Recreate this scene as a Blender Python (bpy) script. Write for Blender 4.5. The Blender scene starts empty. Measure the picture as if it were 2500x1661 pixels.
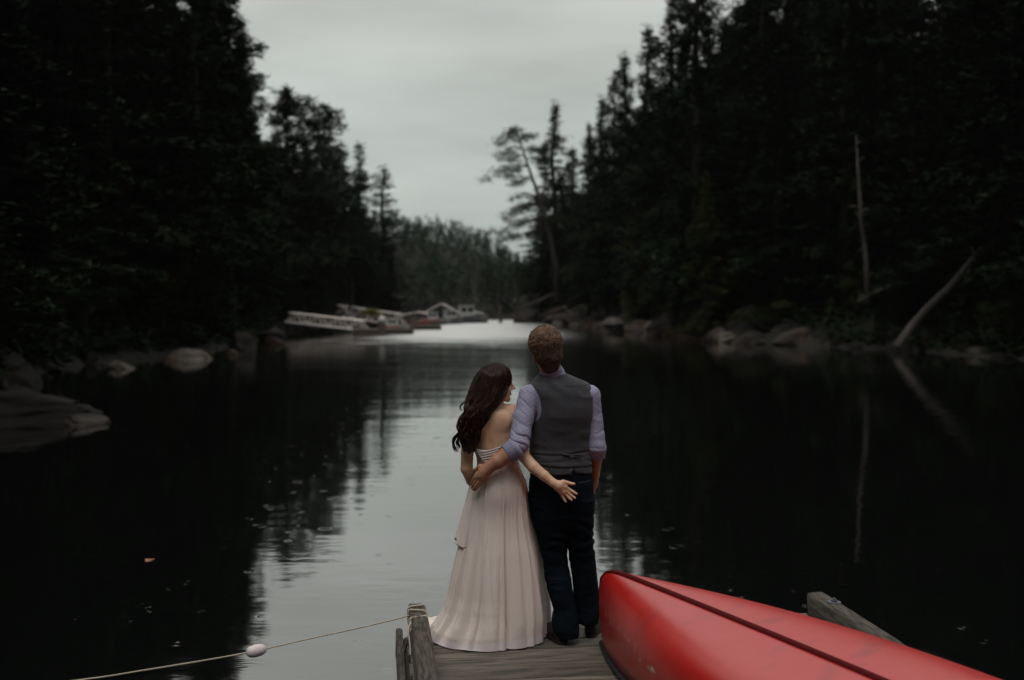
import bpy, math, random
import numpy as np
from mathutils import Vector, Matrix

R = math.radians
rng = np.random.default_rng(7)
random.seed(7)
sc = bpy.context.scene
COL = sc.collection

# ------------------------------------------------------------------ camera, sky, sun, exposure
CAMZ, FPX = 2.38, 2430.0
cam_d = bpy.data.cameras.new('camera'); cam = bpy.data.objects.new('camera', cam_d); COL.objects.link(cam)
cam.location = (0, 0, CAMZ); cam.rotation_euler = (R(90), 0, 0)
cam_d.sensor_width = 36; cam_d.lens = 36 * FPX / 2500; cam_d.shift_y = -80.5 / 2500
cam_d.clip_start = .05; cam_d.clip_end = 3000
cam_d.dof.use_dof = True; cam_d.dof.focus_distance = 5.68; cam_d.dof.aperture_fstop = 1.4
sc.camera = cam
sc.view_settings.view_transform = 'Standard'; sc.view_settings.look = 'None'
sc.view_settings.gamma = 1; sc.view_settings.use_curve_mapping = False
sc.view_settings.exposure = 0.0
sc.render.engine = 'CYCLES'
sc.cycles.use_denoising = True
sc.cycles.max_bounces = 6; sc.cycles.transparent_max_bounces = 8
sc.cycles.volume_bounces = 0; sc.cycles.caustics_reflective = False; sc.cycles.caustics_refractive = False

SUN_EL, SUN_AZ = R(68), R(205)          # azimuth measured from +Y, clockwise: light comes from behind the camera
world = bpy.data.worlds.new('World'); sc.world = world; world.use_nodes = True
wn, wl = world.node_tree.nodes, world.node_tree.links; wn.clear()
wo = wn.new('ShaderNodeOutputWorld'); bg = wn.new('ShaderNodeBackground'); bg.inputs['Strength'].default_value = .1
sky = wn.new('ShaderNodeTexSky'); sky.sky_type = 'NISHITA'; sky.sun_disc = False
sky.sun_elevation = SUN_EL; sky.sun_rotation = SUN_AZ; sky.air_density = 2; sky.dust_density = 4
tc = wn.new('ShaderNodeTexCoord'); sep = wn.new('ShaderNodeSeparateXYZ'); wl.new(tc.outputs['Generated'], sep.inputs[0])
ramp = wn.new('ShaderNodeValToRGB'); cr = ramp.color_ramp                # overcast deck, elevation from horizon to zenith
for p, c in ((0, (4.4, 4.95, 4.65)), (.085, (5.0, 5.7, 5.4)), (.108, (4.9, 5.55, 5.25)), (.125, (4.0, 4.4, 4.15)), (.15, (3.2, 3.3, 3.12)), (.20, (3.5, 3.62, 3.42)), (.295, (3.15, 3.05, 2.9)), (.42, (3.75, 3.55, 3.3)), (.7, (7.8, 7.5, 7.2)), (1, (9.9, 9.5, 9.2))):
    e = cr.elements[0] if p == 0 else (cr.elements[1] if p == 1 else cr.elements.new(p))
    e.position = p; e.color = (c[0] / 10, c[1] / 10, c[2] / 10, 1)
wl.new(sep.outputs['Z'], ramp.inputs[0])
mp = wn.new('ShaderNodeMapping'); mp.inputs['Scale'].default_value = (1.6, 1.6, 7.5); wl.new(tc.outputs['Generated'], mp.inputs[0])
nz = wn.new('ShaderNodeTexNoise'); nz.inputs['Scale'].default_value = 1.7; nz.inputs['Detail'].default_value = 5; nz.inputs['Roughness'].default_value = .5
wl.new(mp.outputs[0], nz.inputs[0])
mr = wn.new('ShaderNodeMapRange'); mr.inputs[1].default_value = .3; mr.inputs[2].default_value = .7; mr.inputs[3].default_value = 8.1; mr.inputs[4].default_value = 11.3
wl.new(nz.outputs[0], mr.inputs[0])
mul = wn.new('ShaderNodeVectorMath'); mul.operation = 'SCALE'; wl.new(ramp.outputs[0], mul.inputs[0]); wl.new(mr.outputs[0], mul.inputs['Scale'])
mix = wn.new('ShaderNodeMix'); mix.data_type = 'RGBA'; mix.inputs[0].default_value = .995
wl.new(sky.outputs[0], mix.inputs[6]); wl.new(mul.outputs[0], mix.inputs[7])
wl.new(mix.outputs[2], bg.inputs[0]); wl.new(bg.outputs[0], wo.inputs[0])

sun_d = bpy.data.lights.new('sun', 'SUN'); sun_d.energy = .95; sun_d.angle = R(30); sun_d.color = (1, .95, .9)
sun = bpy.data.objects.new('sun', sun_d); COL.objects.link(sun)
sdir = Vector((math.sin(SUN_AZ) * math.cos(SUN_EL), math.cos(SUN_AZ) * math.cos(SUN_EL), math.sin(SUN_EL)))
sun.rotation_euler = sdir.to_track_quat('Z', 'Y').to_euler(); sun.location = sdir * 50

# ------------------------------------------------------------------ helpers
def at(px, py, d):
    """world point d metres down the lake seen in that direction"""
    return np.array([(px - 1250) / FPX * d, d, CAMZ - (py - 750) / FPX * d])
def c1(x, y, d): return at(1080 + x / 3.5636, 780 + y / 3.5636, d)
def c2(x, y, d): return at(980 + x / 3.2593, 1180 + y / 3.2593, d)
def c3(x, y, d): return at(1120 + x / 7.375, 1080 + y / 7.375, d)

def tag(o, label=None, cat=None, group=None, kind=None):
    if label: o['label'] = label
    if cat: o['category'] = cat
    if group: o['group'] = group
    if kind: o['kind'] = kind
    return o

def make_mesh(name, v, f, m=None, smooth=True):
    me = bpy.data.meshes.new(name)
    v = np.asarray(v, dtype=np.float32).reshape(-1, 3)
    if isinstance(f, np.ndarray):
        n, k = f.shape
        me.vertices.add(len(v)); me.vertices.foreach_set('co', v.ravel())
        me.loops.add(n * k); me.loops.foreach_set('vertex_index', f.astype(np.int32).ravel())
        me.polygons.add(n); me.polygons.foreach_set('loop_start', np.arange(0, n * k, k, dtype=np.int32))
        me.polygons.foreach_set('loop_total', np.full(n, k, dtype=np.int32))
        me.update(calc_edges=True)
    else:
        me.from_pydata([tuple(map(float, p)) for p in v], [], [tuple(map(int, q)) for q in f])
    if smooth: me.polygons.foreach_set('use_smooth', np.ones(len(me.polygons), dtype=bool))
    if m: me.materials.append(m)
    me.update()
    return me

def obj(name, me, parent=None):
    o = bpy.data.objects.new(name, me); COL.objects.link(o)
    if parent: o.parent = parent; o.matrix_parent_inverse = Matrix.Translation(-parent.location) if parent.rotation_euler.z == 0 else parent.matrix_basis.inverted()
    return o

def root(name, loc, label, cat, group=None, rz=0):
    o = bpy.data.objects.new(name, None); COL.objects.link(o); o.location = tuple(map(float, loc)); o.rotation_euler = (0, 0, rz)
    o.empty_display_size = .2
    return tag(o, label, cat, group)

class MB:
    """collects boxes, tubes and loose triangles in one mesh"""
    def __init__(s): s.v = []; s.f = []; s.n = 0
    def add(s, v, f):
        v = np.asarray(v, float); s.v.append(v); s.f += [tuple(int(i) + s.n for i in q) for q in f]; s.n += len(v); return s
    def box(s, c, size, M=None, jit=0, ch=0.0):
        x, y, z = [a / 2 for a in size]; c = np.asarray(c, float)
        if ch:
            r = ch; prof = [(-x, -z + r), (-x, z - r), (-x + r, z), (x - r, z), (x, z - r), (x, -z + r), (x - r, -z), (-x + r, -z)]
            v = [(p[0], -y, p[1]) for p in prof] + [(p[0], y, p[1]) for p in prof]
            f = [(i, (i + 1) % 8, 8 + (i + 1) % 8, 8 + i) for i in range(8)] + [tuple(range(7, -1, -1)), tuple(range(8, 16))]
        else:
            v = [(sx * x, sy * y, sz * z) for sx in (-1, 1) for sy in (-1, 1) for sz in (-1, 1)]
            f = [(0, 1, 3, 2), (4, 6, 7, 5), (0, 4, 5, 1), (2, 3, 7, 6), (0, 2, 6, 4), (1, 5, 7, 3)]
        v = np.array(v, float)
        if jit: v += rng.normal(0, jit, v.shape)
        if M is not None: v = v @ np.asarray(M, float).T
        return s.add(v + c, f)
    def tube(s, pts, rad, n=8, cap=True):
        pts = np.asarray(pts, float); m = len(pts); rad = np.broadcast_to(np.asarray(rad, float), (m,))
        t = np.gradient(pts, axis=0); t /= np.linalg.norm(t, axis=1)[:, None] + 1e-9
        up = np.array([0, 0, 1.]) if abs(t[0][2]) < .9 else np.array([1., 0, 0])
        V = []
        for i in range(m):
            a = np.cross(t[i], up); a /= np.linalg.norm(a) + 1e-9; b = np.cross(a, t[i]); up = b
            th = np.arange(n) * 2 * math.pi / n
            V.append(pts[i] + rad[i] * (np.cos(th)[:, None] * a + np.sin(th)[:, None] * b))
        F = [(i * n + j, i * n + (j + 1) % n, (i + 1) * n + (j + 1) % n, (i + 1) * n + j) for i in range(m - 1) for j in range(n)]
        if cap: F += [tuple(range(n - 1, -1, -1)), tuple(range((m - 1) * n, m * n))]
        return s.add(np.concatenate(V), F)
    def bar(s, a, b, r, n=6): return s.tube([a, b], r, n)
    def build(s, name, m, parent=None, smooth=False):
        me = make_mesh(name, np.concatenate(s.v), s.f, m, smooth)
        return obj(name, me, parent)

def fade(t): return t * t * t * (t * (t * 6 - 15) + 10)
_perm = rng.permutation(512)
def pnoise(p, seed=0):
    """value noise in -1..1"""
    p = np.asarray(p, float); i = np.floor(p).astype(int); f = fade(p - i); r = 0
    for dx in (0, 1):
        for dy in (0, 1):
            for dz in (0, 1):
                h = _perm[(_perm[(_perm[(i[:, 0] + dx + seed * 17) & 511] + i[:, 1] + dy) & 511] + i[:, 2] + dz) & 511] / 255.5 - 1
                w = (f[:, 0] if dx else 1 - f[:, 0]) * (f[:, 1] if dy else 1 - f[:, 1]) * (f[:, 2] if dz else 1 - f[:, 2])
                r = r + h * w
    return r
def fbm(p, o=3, seed=0):
    p = np.asarray(p, float)
    return sum(pnoise(p * 2 ** k + 13.7 * k, seed) * .5 ** k for k in range(o))

# ------------------------------------------------------------------ materials
def mat(name, base=(.5, .5, .5), rough=.6, var=None, nscale=8, nstretch=(1, 1, 1), bump=0, bscale=40, bstretch=(1, 1, 1), spec=.5, sss=0, coat=0, sheen=0, detail=5, metallic=0, extra=None, contrast=(.35, .65), bdist=.01, turn=0.0):
    m = bpy.data.materials.new(name); m.use_nodes = True
    n, l = m.node_tree.nodes, m.node_tree.links; b = n['Principled BSDF']
    b.inputs['Base Color'].default_value = (*base, 1); b.inputs['Roughness'].default_value = rough
    b.inputs['Specular IOR Level'].default_value = spec; b.inputs['Metallic'].default_value = metallic
    b.inputs['Coat Weight'].default_value = coat; b.inputs['Sheen Weight'].default_value = sheen
    if sss: b.inputs['Subsurface Weight'].default_value = sss; b.inputs['Subsurface Radius'].default_value = (.02, .008, .004); b.inputs['Subsurface Scale'].default_value = .5
    t = n.new('ShaderNodeTexCoord')
    def noise(sc_, st, det=detail):
        mp_ = n.new('ShaderNodeMapping'); mp_.inputs['Scale'].default_value = st; l.new(t.outputs['Object'], mp_.inputs[0])
        if turn:
            m0 = n.new('ShaderNodeMapping'); m0.inputs['Rotation'].default_value = (0, 0, turn); l.new(t.outputs['Object'], m0.inputs[0]); l.new(m0.outputs[0], mp_.inputs[0])
        q = n.new('ShaderNodeTexNoise'); q.inputs['Scale'].default_value = sc_; q.inputs['Detail'].default_value = det; l.new(mp_.outputs[0], q.inputs[0]); return q
    if var:
        q = noise(nscale, nstretch); r = n.new('ShaderNodeMapRange'); r.inputs[1].default_value, r.inputs[2].default_value = contrast; l.new(q.outputs[0], r.inputs[0])
        mx = n.new('ShaderNodeMix'); mx.data_type = 'RGBA'; mx.inputs[6].default_value = (*base, 1); mx.inputs[7].default_value = (*var, 1)
        l.new(r.outputs[0], mx.inputs[0]); l.new(mx.outputs[2], b.inputs['Base Color'])
    if bump:
        q = noise(bscale, bstretch); bp = n.new('ShaderNodeBump'); bp.inputs['Strength'].default_value = bump; bp.inputs['Distance'].default_value = bdist
        l.new(q.outputs[0], bp.inputs['Height']); l.new(bp.outputs[0], b.inputs['Normal'])
    if extra: extra(m, n, l, b, t)
    return m

def island_tint(lo, hi):
    """each loose leaf clump gets its own shade of the species' colour"""
    def f(m, n, l, b, t):
        g = n.new('ShaderNodeNewGeometry'); mx = n.new('ShaderNodeMix'); mx.data_type = 'RGBA'
        mx.inputs[6].default_value = (*lo, 1); mx.inputs[7].default_value = (*hi, 1)
        oi = n.new('ShaderNodeObjectInfo'); a = n.new('ShaderNodeMath'); a.operation = 'MULTIPLY_ADD'; a.inputs[1].default_value = .55
        l.new(g.outputs['Random Per Island'], a.inputs[0]); h = n.new('ShaderNodeMath'); h.operation = 'MULTIPLY'; h.inputs[1].default_value = .45
        l.new(oi.outputs['Random'], h.inputs[0]); l.new(h.outputs[0], a.inputs[2]); l.new(a.outputs[0], mx.inputs[0]); l.new(mx.outputs[2], b.inputs['Base Color'])
    return f

M = {}
M['needle'] = mat('conifer_needles', rough=.9, spec=.05, extra=island_tint((.008, .016, .009), (.021, .033, .016)))
M['needle_olive'] = mat('olive_needles', rough=.9, spec=.03, extra=island_tint((.028, .040, .014), (.072, .078, .022)))
M['needle_pale'] = mat('haze_pale_needles', rough=.9, spec=.03, extra=island_tint((.012, .021, .013), (.026, .037, .023)))  # paler than the near needles: distance haze put into the colour
M['yellow_leaf'] = mat('yellow_leaves', rough=.7, spec=.2, extra=island_tint((.10, .085, .02), (.22, .18, .03)))
M['shrub_leaf'] = mat('shrub_leaves', rough=.8, spec=.05, extra=island_tint((.016, .028, .012), (.048, .054, .022)))
M['bark'] = mat('bark', (.016, .013, .011), .95, (.030, .025, .022), 3, (4, 4, .8), .8, 6, (5, 5, 1), bdist=.06)
M['bark_dead'] = mat('bleached_wood', (.095, .082, .072), .9, (.045, .038, .033), 2, (5, 5, 1), .7, 5, (6, 6, 1), bdist=.05)
M['rock'] = mat('shore_granite', (.06, .053, .048), .85, (.022, .019, .017), 1.1, (1, 1, 2.5), .9, 3.2, (1, 1, 1.6), detail=9, bdist=.12, spec=.08)
M['rock_pale'] = mat('pale_granite', (.13, .115, .10), .85, (.045, .04, .035), 1.6, (1, 1, 2.5), .8, 4, detail=9, bdist=.09, spec=.08)
M['rock_rust'] = mat('rust_stained_rock', (.085, .056, .040), .85, (.032, .025, .02), 1.8, (1, 1, 2), .8, 4, detail=9, bdist=.09, spec=.08)
M['rock_dark'] = mat('darkened_rock', (.013, .011, .0095), .65, (.004, .0035, .003), 1.4, (1, 1, 2), .9, 3, detail=9, bdist=.12, spec=.08)  # dark shore rock, its colour deepened for tree shade and edge falloff
M['earth'] = mat('forest_floor', (.016, .013, .010), .95, (.010, .012, .008), .5, (1, 1, 1), .8, 2, bdist=.2)
def board_tint(m, n, l, b, t):
    src = b.inputs['Base Color'].links[0].from_socket; oi = n.new('ShaderNodeObjectInfo'); mr_ = n.new('ShaderNodeMapRange'); mr_.inputs[3].default_value = .62; mr_.inputs[4].default_value = 1.35; l.new(oi.outputs['Random'], mr_.inputs[0])
    sc_ = n.new('ShaderNodeVectorMath'); sc_.operation = 'SCALE'; l.new(src, sc_.inputs[0]); l.new(mr_.outputs[0], sc_.inputs['Scale']); l.new(sc_.outputs[0], b.inputs['Base Color'])
GR = -math.atan(.134)
M['deck'] = mat('weathered_deck_board', (.21, .18, .145), .5, (.09, .085, .066), 4, (1, 9, 9), .7, 9, (1.5, 30, 30), spec=.5, bdist=.02, contrast=(.40, .60), turn=GR, extra=board_tint)
M['timber'] = mat('weathered_timber', (.150, .130, .105), .7, (.050, .046, .036), 5, (12, 1.6, 12), 1.0, 9, (34, 2, 34), spec=.4, bdist=.02, contrast=(.40, .62), turn=GR)
M['joist'] = mat('shade_dark_joist', (.012, .012, .010), .8)  # near-black because the shade under the deck edge is in its colour
M['galv'] = mat('galvanised_steel', (.30, .33, .38), .38, (.16, .18, .21), 30, metallic=.8)
M['rope'] = mat('pale_rope', (.62, .55, .44), .8, (.42, .36, .28), 200, (1, 1, 1), .6, 260)
M['float'] = mat('float_foam', (.74, .66, .66), .45, (.60, .52, .53), 14, bump=.15, bscale=60)
M['skin_w'] = mat('skin_light', (.66, .405, .265), .5, (.74, .47, .32), 18, sss=.12, bump=.05, bscale=120)
M['skin_m'] = mat('skin_ruddy', (.47, .24, .155), .5, (.41, .20, .125), 22, sss=.12, bump=.08, bscale=120)
M['hair_w'] = mat('dark_brown_hair', (.017, .007, .0055), .42, (.052, .020, .013), 9, (1, 1, 1), spec=.22, contrast=(.5, .75))
M['hair_highlight'] = mat('brown_hair_highlights', (.024, .010, .007), .40, (.13, .056, .030), 16, (1, 1, 2), spec=.25, contrast=(.5, .72))  # brown strands with the highlights of the waves put into their colour
M['hair_m'] = mat('lit_curly_brown_hair', (.16, .085, .05), .5, (.34, .20, .12), 30, contrast=(.4, .7))  # brown curls, brighter in colour to carry the highlights on the crown
M['hair_mm'] = mat('mid_brown_hair', (.050, .029, .019), .5, (.10, .058, .036), 40, contrast=(.4, .7))
M['hair_md'] = mat('short_brown_hair', (.018, .011, .008), .6, (.036, .021, .014), 60, bump=.9, bscale=180, bdist=.006)
M['lip'] = mat('lips', (.42, .12, .10), .4)
M['eye'] = mat('eye_white', (.6, .58, .55), .2)
M['iris'] = mat('iris', (.05, .03, .02), .15)
M['gold'] = mat('gold', (.8, .55, .2), .25, metallic=1)
M['satin'] = mat('satin', (.66, .60, .585), .34, (.60, .54, .53), 6, sheen=.2)
M['sole'] = mat('shoe_sole', (.02, .014, .010), .7)
M['shoe'] = mat('dark_brown_leather', (.030, .019, .013), .5, (.018, .012, .009), 12, bump=.2, bscale=60)
M['thread'] = mat('denim_thread', (.05, .05, .07), .8)

def weave(scale, amt):
    def f(m, n, l, b, t):
        w = n.new('ShaderNodeTexNoise'); w.inputs['Scale'].default_value = scale; w.inputs['Detail'].default_value = 2; l.new(t.outputs['Object'], w.inputs[0])
        w2 = n.new('ShaderNodeTexNoise'); w2.inputs['Scale'].default_value = 11; w2.inputs['Detail'].default_value = 4; l.new(t.outputs['Object'], w2.inputs[0])
        a = n.new('ShaderNodeMath'); a.operation = 'MULTIPLY_ADD'; a.inputs[1].default_value = .12; l.new(w.outputs[0], a.inputs[0]); l.new(w2.outputs[0], a.inputs[2])
        bp = n.new('ShaderNodeBump'); bp.inputs['Strength'].default_value = amt; bp.inputs['Distance'].default_value = .01
        l.new(a.outputs[0], bp.inputs['Height']); l.new(bp.outputs[0], b.inputs['Normal'])
    return f
M['vest'] = mat('grey_wool', (.043, .044, .052), .9, (.030, .031, .038), 7, sheen=.12, extra=weave(500, .6))
M['denim'] = mat('dark_denim', (.0038, .0085, .014), .9, (.002, .0045, .008), 6, extra=weave(400, .5), spec=.12)

def gingham(m, n, l, b, t):
    mp_ = n.new('ShaderNodeMapping'); mp_.inputs['Rotation'].default_value = (0, R(-12), 0); l.new(t.outputs['Object'], mp_.inputs[0])
    s = n.new('ShaderNodeSeparateXYZ'); l.new(mp_.outputs[0], s.inputs[0])
    ch = []
    for ax in ('X', 'Z'):
        a = n.new('ShaderNodeMath'); a.operation = 'MULTIPLY'; a.inputs[1].default_value = 2 * math.pi / .0070; l.new(s.outputs[ax], a.inputs[0])
        q = n.new('ShaderNodeMath'); q.operation = 'SINE'; l.new(a.outputs[0], q.inputs[0])
        g = n.new('ShaderNodeMath'); g.operation = 'GREATER_THAN'; g.inputs[1].default_value = 0; l.new(q.outputs[0], g.inputs[0]); ch.append(g)
    sm = n.new('ShaderNodeMath'); sm.operation = 'ADD'; l.new(ch[0].outputs[0], sm.inputs[0]); l.new(ch[1].outputs[0], sm.inputs[1])
    hf = n.new('ShaderNodeMath'); hf.operation = 'MULTIPLY'; hf.inputs[1].default_value = .5; l.new(sm.outputs[0], hf.inputs[0])
    mx = n.new('ShaderNodeMix'); mx.data_type = 'RGBA'; mx.inputs[6].default_value = (.52, .52, .66, 1); mx.inputs[7].default_value = (.06, .055, .16, 1)
    l.new(hf.outputs[0], mx.inputs[0]); l.new(mx.outputs[2], b.inputs['Base Color'])
M['shirt'] = mat('gingham_cotton', rough=.8, extra=gingham)

def chiffon(m, n, l, b, t):
    mp_ = n.new('ShaderNodeMapping'); mp_.inputs['Scale'].default_value = (26, 26, 1.2); l.new(t.outputs['Object'], mp_.inputs[0])
    q = n.new('ShaderNodeTexNoise'); q.inputs['Scale'].default_value = 1; q.inputs['Detail'].default_value = 4; l.new(mp_.outputs[0], q.inputs[0])
    bp = n.new('ShaderNodeBump'); bp.inputs['Strength'].default_value = .5; bp.inputs['Distance'].default_value = .012
    l.new(q.outputs[0], bp.inputs['Height']); l.new(bp.outputs[0], b.inputs['Normal'])
    b.inputs['Transmission Weight'].default_value = 0
M['dress'] = mat('blush_chiffon', (.86, .765, .70), .75, (.81, .725, .68), 2.2, (3, 3, .5), sheen=.15, extra=chiffon)
M['lining'] = mat('pale_lining', (.80, .73, .75), .5, (.74, .67, .69), 4)

def canoe_paint(m, n, l, b, t):
    # scuffs along the bilge and smears on the bottom
    q = n.new('ShaderNodeTexNoise'); q.inputs['Scale'].default_value = 26; q.inputs['Detail'].default_value = 6; q.inputs['Roughness'].default_value = .7
    l.new(t.outputs['Object'], q.inputs[0])
    s = n.new('ShaderNodeSeparateXYZ'); l.new(t.outputs['Object'], s.inputs[0])
    r1 = n.new('ShaderNodeMapRange'); r1.inputs[1].default_value = .54; r1.inputs[2].default_value = .64; l.new(q.outputs[0], r1.inputs[0])
    band = n.new('ShaderNodeMapRange'); band.interpolation_type = 'SMOOTHSTEP'
    d = n.new('ShaderNodeMath'); d.operation = 'SUBTRACT'; d.inputs[1].default_value = .30; l.new(s.outputs['Z'], d.inputs[0])
    ab = n.new('ShaderNodeMath'); ab.operation = 'ABSOLUTE'; l.new(d.outputs[0], ab.inputs[0])
    band.inputs[1].default_value = .05; band.inputs[2].default_value = .005; l.new(ab.outputs[0], band.inputs[0])
    mm = n.new('ShaderNodeMath'); mm.operation = 'MULTIPLY'; l.new(r1.outputs[0], mm.inputs[0]); l.new(band.outputs[0], mm.inputs[1])
    mp_ = n.new('ShaderNodeMapping'); mp_.inputs['Scale'].default_value = (5, 2.0, 4); l.new(t.outputs['Object'], mp_.inputs[0])
    q2 = n.new('ShaderNodeTexNoise'); q2.inputs['Scale'].default_value = 1.3; q2.inputs['Detail'].default_value = 6; l.new(mp_.outputs[0], q2.inputs[0])
    r2 = n.new('ShaderNodeMapRange'); r2.inputs[1].default_value = .58; r2.inputs[2].default_value = .72; r2.inputs[4].default_value = .6; l.new(q2.outputs[0], r2.inputs[0])
    m1 = n.new('ShaderNodeMix'); m1.data_type = 'RGBA'; m1.inputs[6].default_value = (.47, .012, .008, 1); m1.inputs[7].default_value = (.26, .008, .010, 1); l.new(r2.outputs[0], m1.inputs[0])
    m2 = n.new('ShaderNodeMix'); m2.data_type = 'RGBA'; m2.inputs[7].default_value = (.62, .42, .36, 1); l.new(m1.outputs[2], m2.inputs[6]); l.new(mm.outputs[0], m2.inputs[0])
    l.new(m2.outputs[2], b.inputs['Base Color'])
    q3 = n.new('ShaderNodeTexNoise'); q3.inputs['Scale'].default_value = 7; q3.inputs['Detail'].default_value = 5; l.new(t.outputs['Object'], q3.inputs[0])
    r3 = n.new('ShaderNodeMapRange'); r3.inputs[3].default_value = .30; r3.inputs[4].default_value = .48; l.new(q3.outputs[0], r3.inputs[0]); l.new(r3.outputs[0], b.inputs['Roughness'])
    bp = n.new('ShaderNodeBump'); bp.inputs['Strength'].default_value = .25; bp.inputs['Distance'].default_value = .012; l.new(q3.outputs[0], bp.inputs['Height']); l.new(bp.outputs[0], b.inputs['Normal'])
M['canoe'] = mat('red_canoe_hull', rough=.4, spec=.8, coat=.38, extra=canoe_paint)
M['canoe'].node_tree.nodes['Principled BSDF'].inputs['Coat Roughness'].default_value = .3; M['canoe'].node_tree.nodes['Principled BSDF'].inputs['Coat IOR'].default_value = 1.8
M['canoe_keel'] = mat('dark_red_keel', (.075, .004, .004), .8, spec=.1)
M['black_trim'] = mat('black_vinyl', (.022, .024, .028), .4)
M['white_paint'] = mat('white_hull_paint', (.52, .52, .50), .5, (.38, .38, .37), 3)
M['red_paint'] = mat('red_orange_paint', (.36, .10, .06), .55)
M['grey_paint'] = mat('grey_boat_paint', (.36, .37, .37), .5, (.28, .29, .29), 2)
M['glass'] = mat('dark_glass', (.02, .025, .03), .08, spec=.8)
M['dockwood'] = mat('grey_dock_wood', (.34, .29, .26), .85, (.2, .17, .15), 2, (1, 4, 4), .4, 6)
M['alu'] = mat('dull_aluminium', (.60, .55, .52), .5, (.45, .41, .39), 3, metallic=.2)
M['roof'] = mat('weathered_roof', (.23, .19, .165), .85, (.14, .12, .1), 2, (1, 6, 6))
M['wall_dark'] = mat('stained_boards', (.12, .095, .08), .85, (.07, .055, .045), 3, (6, 6, 1))
M['leaf_orange'] = mat('fallen_leaf', (.28, .13, .05), .6)

# water: still, dark, with rain rings and wind patches
def make_water():
    m = bpy.data.materials.new('lake_water'); m.use_nodes = True; n, l = m.node_tree.nodes, m.node_tree.links; n.clear()
    out = n.new('ShaderNodeOutputMaterial'); t = n.new('ShaderNodeTexCoord')
    def nd(k, **kw):
        q = n.new(k)
        for a, b_ in kw.items(): setattr(q, a, b_)
        return q
    def noise(scale, stretch, det=3, rough=.5):
        mp_ = nd('ShaderNodeMapping'); mp_.inputs['Scale'].default_value = stretch; l.new(t.outputs['Object'], mp_.inputs[0])
        q = nd('ShaderNodeTexNoise'); q.inputs['Scale'].default_value = scale; q.inputs['Detail'].default_value = det; q.inputs['Roughness'].default_value = rough
        l.new(mp_.outputs[0], q.inputs[0]); return q.outputs[0]
    def math_(op, a, b_=None, c_=None):
        q = nd('ShaderNodeMath', operation=op)
        for i, x in enumerate((a, b_, c_)):
            if x is None: continue
            if isinstance(x, (int, float)): q.inputs[i].default_value = x
            else: l.new(x, q.inputs[i])
        return q.outputs[0]
    def mrange(v, a, b_, c_, d_, smooth=True):
        q = nd('ShaderNodeMapRange'); q.interpolation_type = 'SMOOTHSTEP' if smooth else 'LINEAR'
        for i, x in enumerate((a, b_, c_, d_)): q.inputs[i + 1].default_value = x
        l.new(v, q.inputs[0]); return q.outputs[0]
    swell = noise(.55, (.55, 1.6, 1), 3)
    rip = noise(2.4, (.6, 1.7, 1), 3, .55)
    fine = noise(9, (.55, 1.4, 1), 2)
    patch = noise(.16, (1, 1.3, 1), 3)
    s = nd('ShaderNodeSeparateXYZ'); l.new(t.outputs['Object'], s.inputs[0]); Y = s.outputs['Y']
    X = s.outputs['X']; edge = noise(.16, (.8, 2.6, 1), 5, .65)
    yy_ = math_('MULTIPLY_ADD', edge, 70, math_('SUBTRACT', Y, 35)); xx_ = math_('MULTIPLY_ADD', edge, 8, math_('SUBTRACT', X, 4))
    wind = math_('MULTIPLY', math_('MULTIPLY', mrange(yy_, 56, 84, 0, 1), mrange(xx_, 2, 9, 1, 0)), mrange(xx_, -15, -8, 0, 1))                     # breeze on the far reach
    pm = mrange(patch, .42, .62, .25, 1)
    h = math_('MULTIPLY', swell, .009)
    h = math_('ADD', h, math_('MULTIPLY', math_('MULTIPLY', rip, .0033), pm))
    h = math_('ADD', h, math_('MULTIPLY', math_('MULTIPLY', fine, .0006), pm))
    h = math_('ADD', h, math_('MULTIPLY', math_('MULTIPLY', noise(1.6, (.5, 1.2, 1), 4, .6), .05), wind))
    # rain rings
    def rings(scale, off, thr, amp, freq, rad):
        mp_ = nd('ShaderNodeMapping'); mp_.inputs['Location'].default_value = off; l.new(t.outputs['Object'], mp_.inputs[0])
        v = nd('ShaderNodeTexVoronoi', voronoi_dimensions='2D'); v.inputs['Scale'].default_value = scale; l.new(mp_.outputs[0], v.inputs['Vector'])
        sp = nd('ShaderNodeSeparateColor'); l.new(v.outputs['Color'], sp.inputs[0])
        on = math_('GREATER_THAN', sp.outputs[0], thr)
        rr = math_('MULTIPLY_ADD', sp.outputs[1], rad * .8, rad * .35)
        d = math_('DIVIDE', v.outputs['Distance'], scale)
        x = math_('DIVIDE', math_('SUBTRACT', d, rr), .016)
        g = math_('MULTIPLY', math_('EXPONENT', math_('MULTIPLY', math_('MULTIPLY', x, x), -1)), math_('COSINE', math_('MULTIPLY', x, freq)))
        return math_('MULTIPLY', math_('MULTIPLY', g, on), amp)
    h = math_('ADD', h, rings(1.1, (0, 0, 0), .72, .0006, 2.2, .07))
    h = math_('ADD', h, rings(1.9, (3.3, 7.1, 0), .6, .0006, 2.2, .035))
    h = math_('ADD', h, rings(.45, (1.3, 4.4, 0), .75, .0006, 2.2, .12))
    bp = nd('ShaderNodeBump'); bp.inputs['Strength'].default_value = 1; bp.inputs['Distance'].default_value = 1; l.new(h, bp.inputs['Height'])
    fr = nd('ShaderNodeFresnel'); fr.inputs['IOR'].default_value = 1.6; l.new(bp.outputs[0], fr.inputs['Normal'])
    gl = nd('ShaderNodeBsdfGlossy'); l.new(math_('ADD', math_('MULTIPLY_ADD', math_('POWER', wind, 1.5), .30, .045), math_('MULTIPLY', mrange(yy_, 14, 50, 0, .045), math_('MULTIPLY', mrange(xx_, 0, 6, 1, 0), mrange(xx_, -16, -8, 0, 1)))), gl.inputs['Roughness']); l.new(bp.outputs[0], gl.inputs['Normal'])
    gl.inputs['Color'].default_value = (.97, .96, .95, 1)
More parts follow.
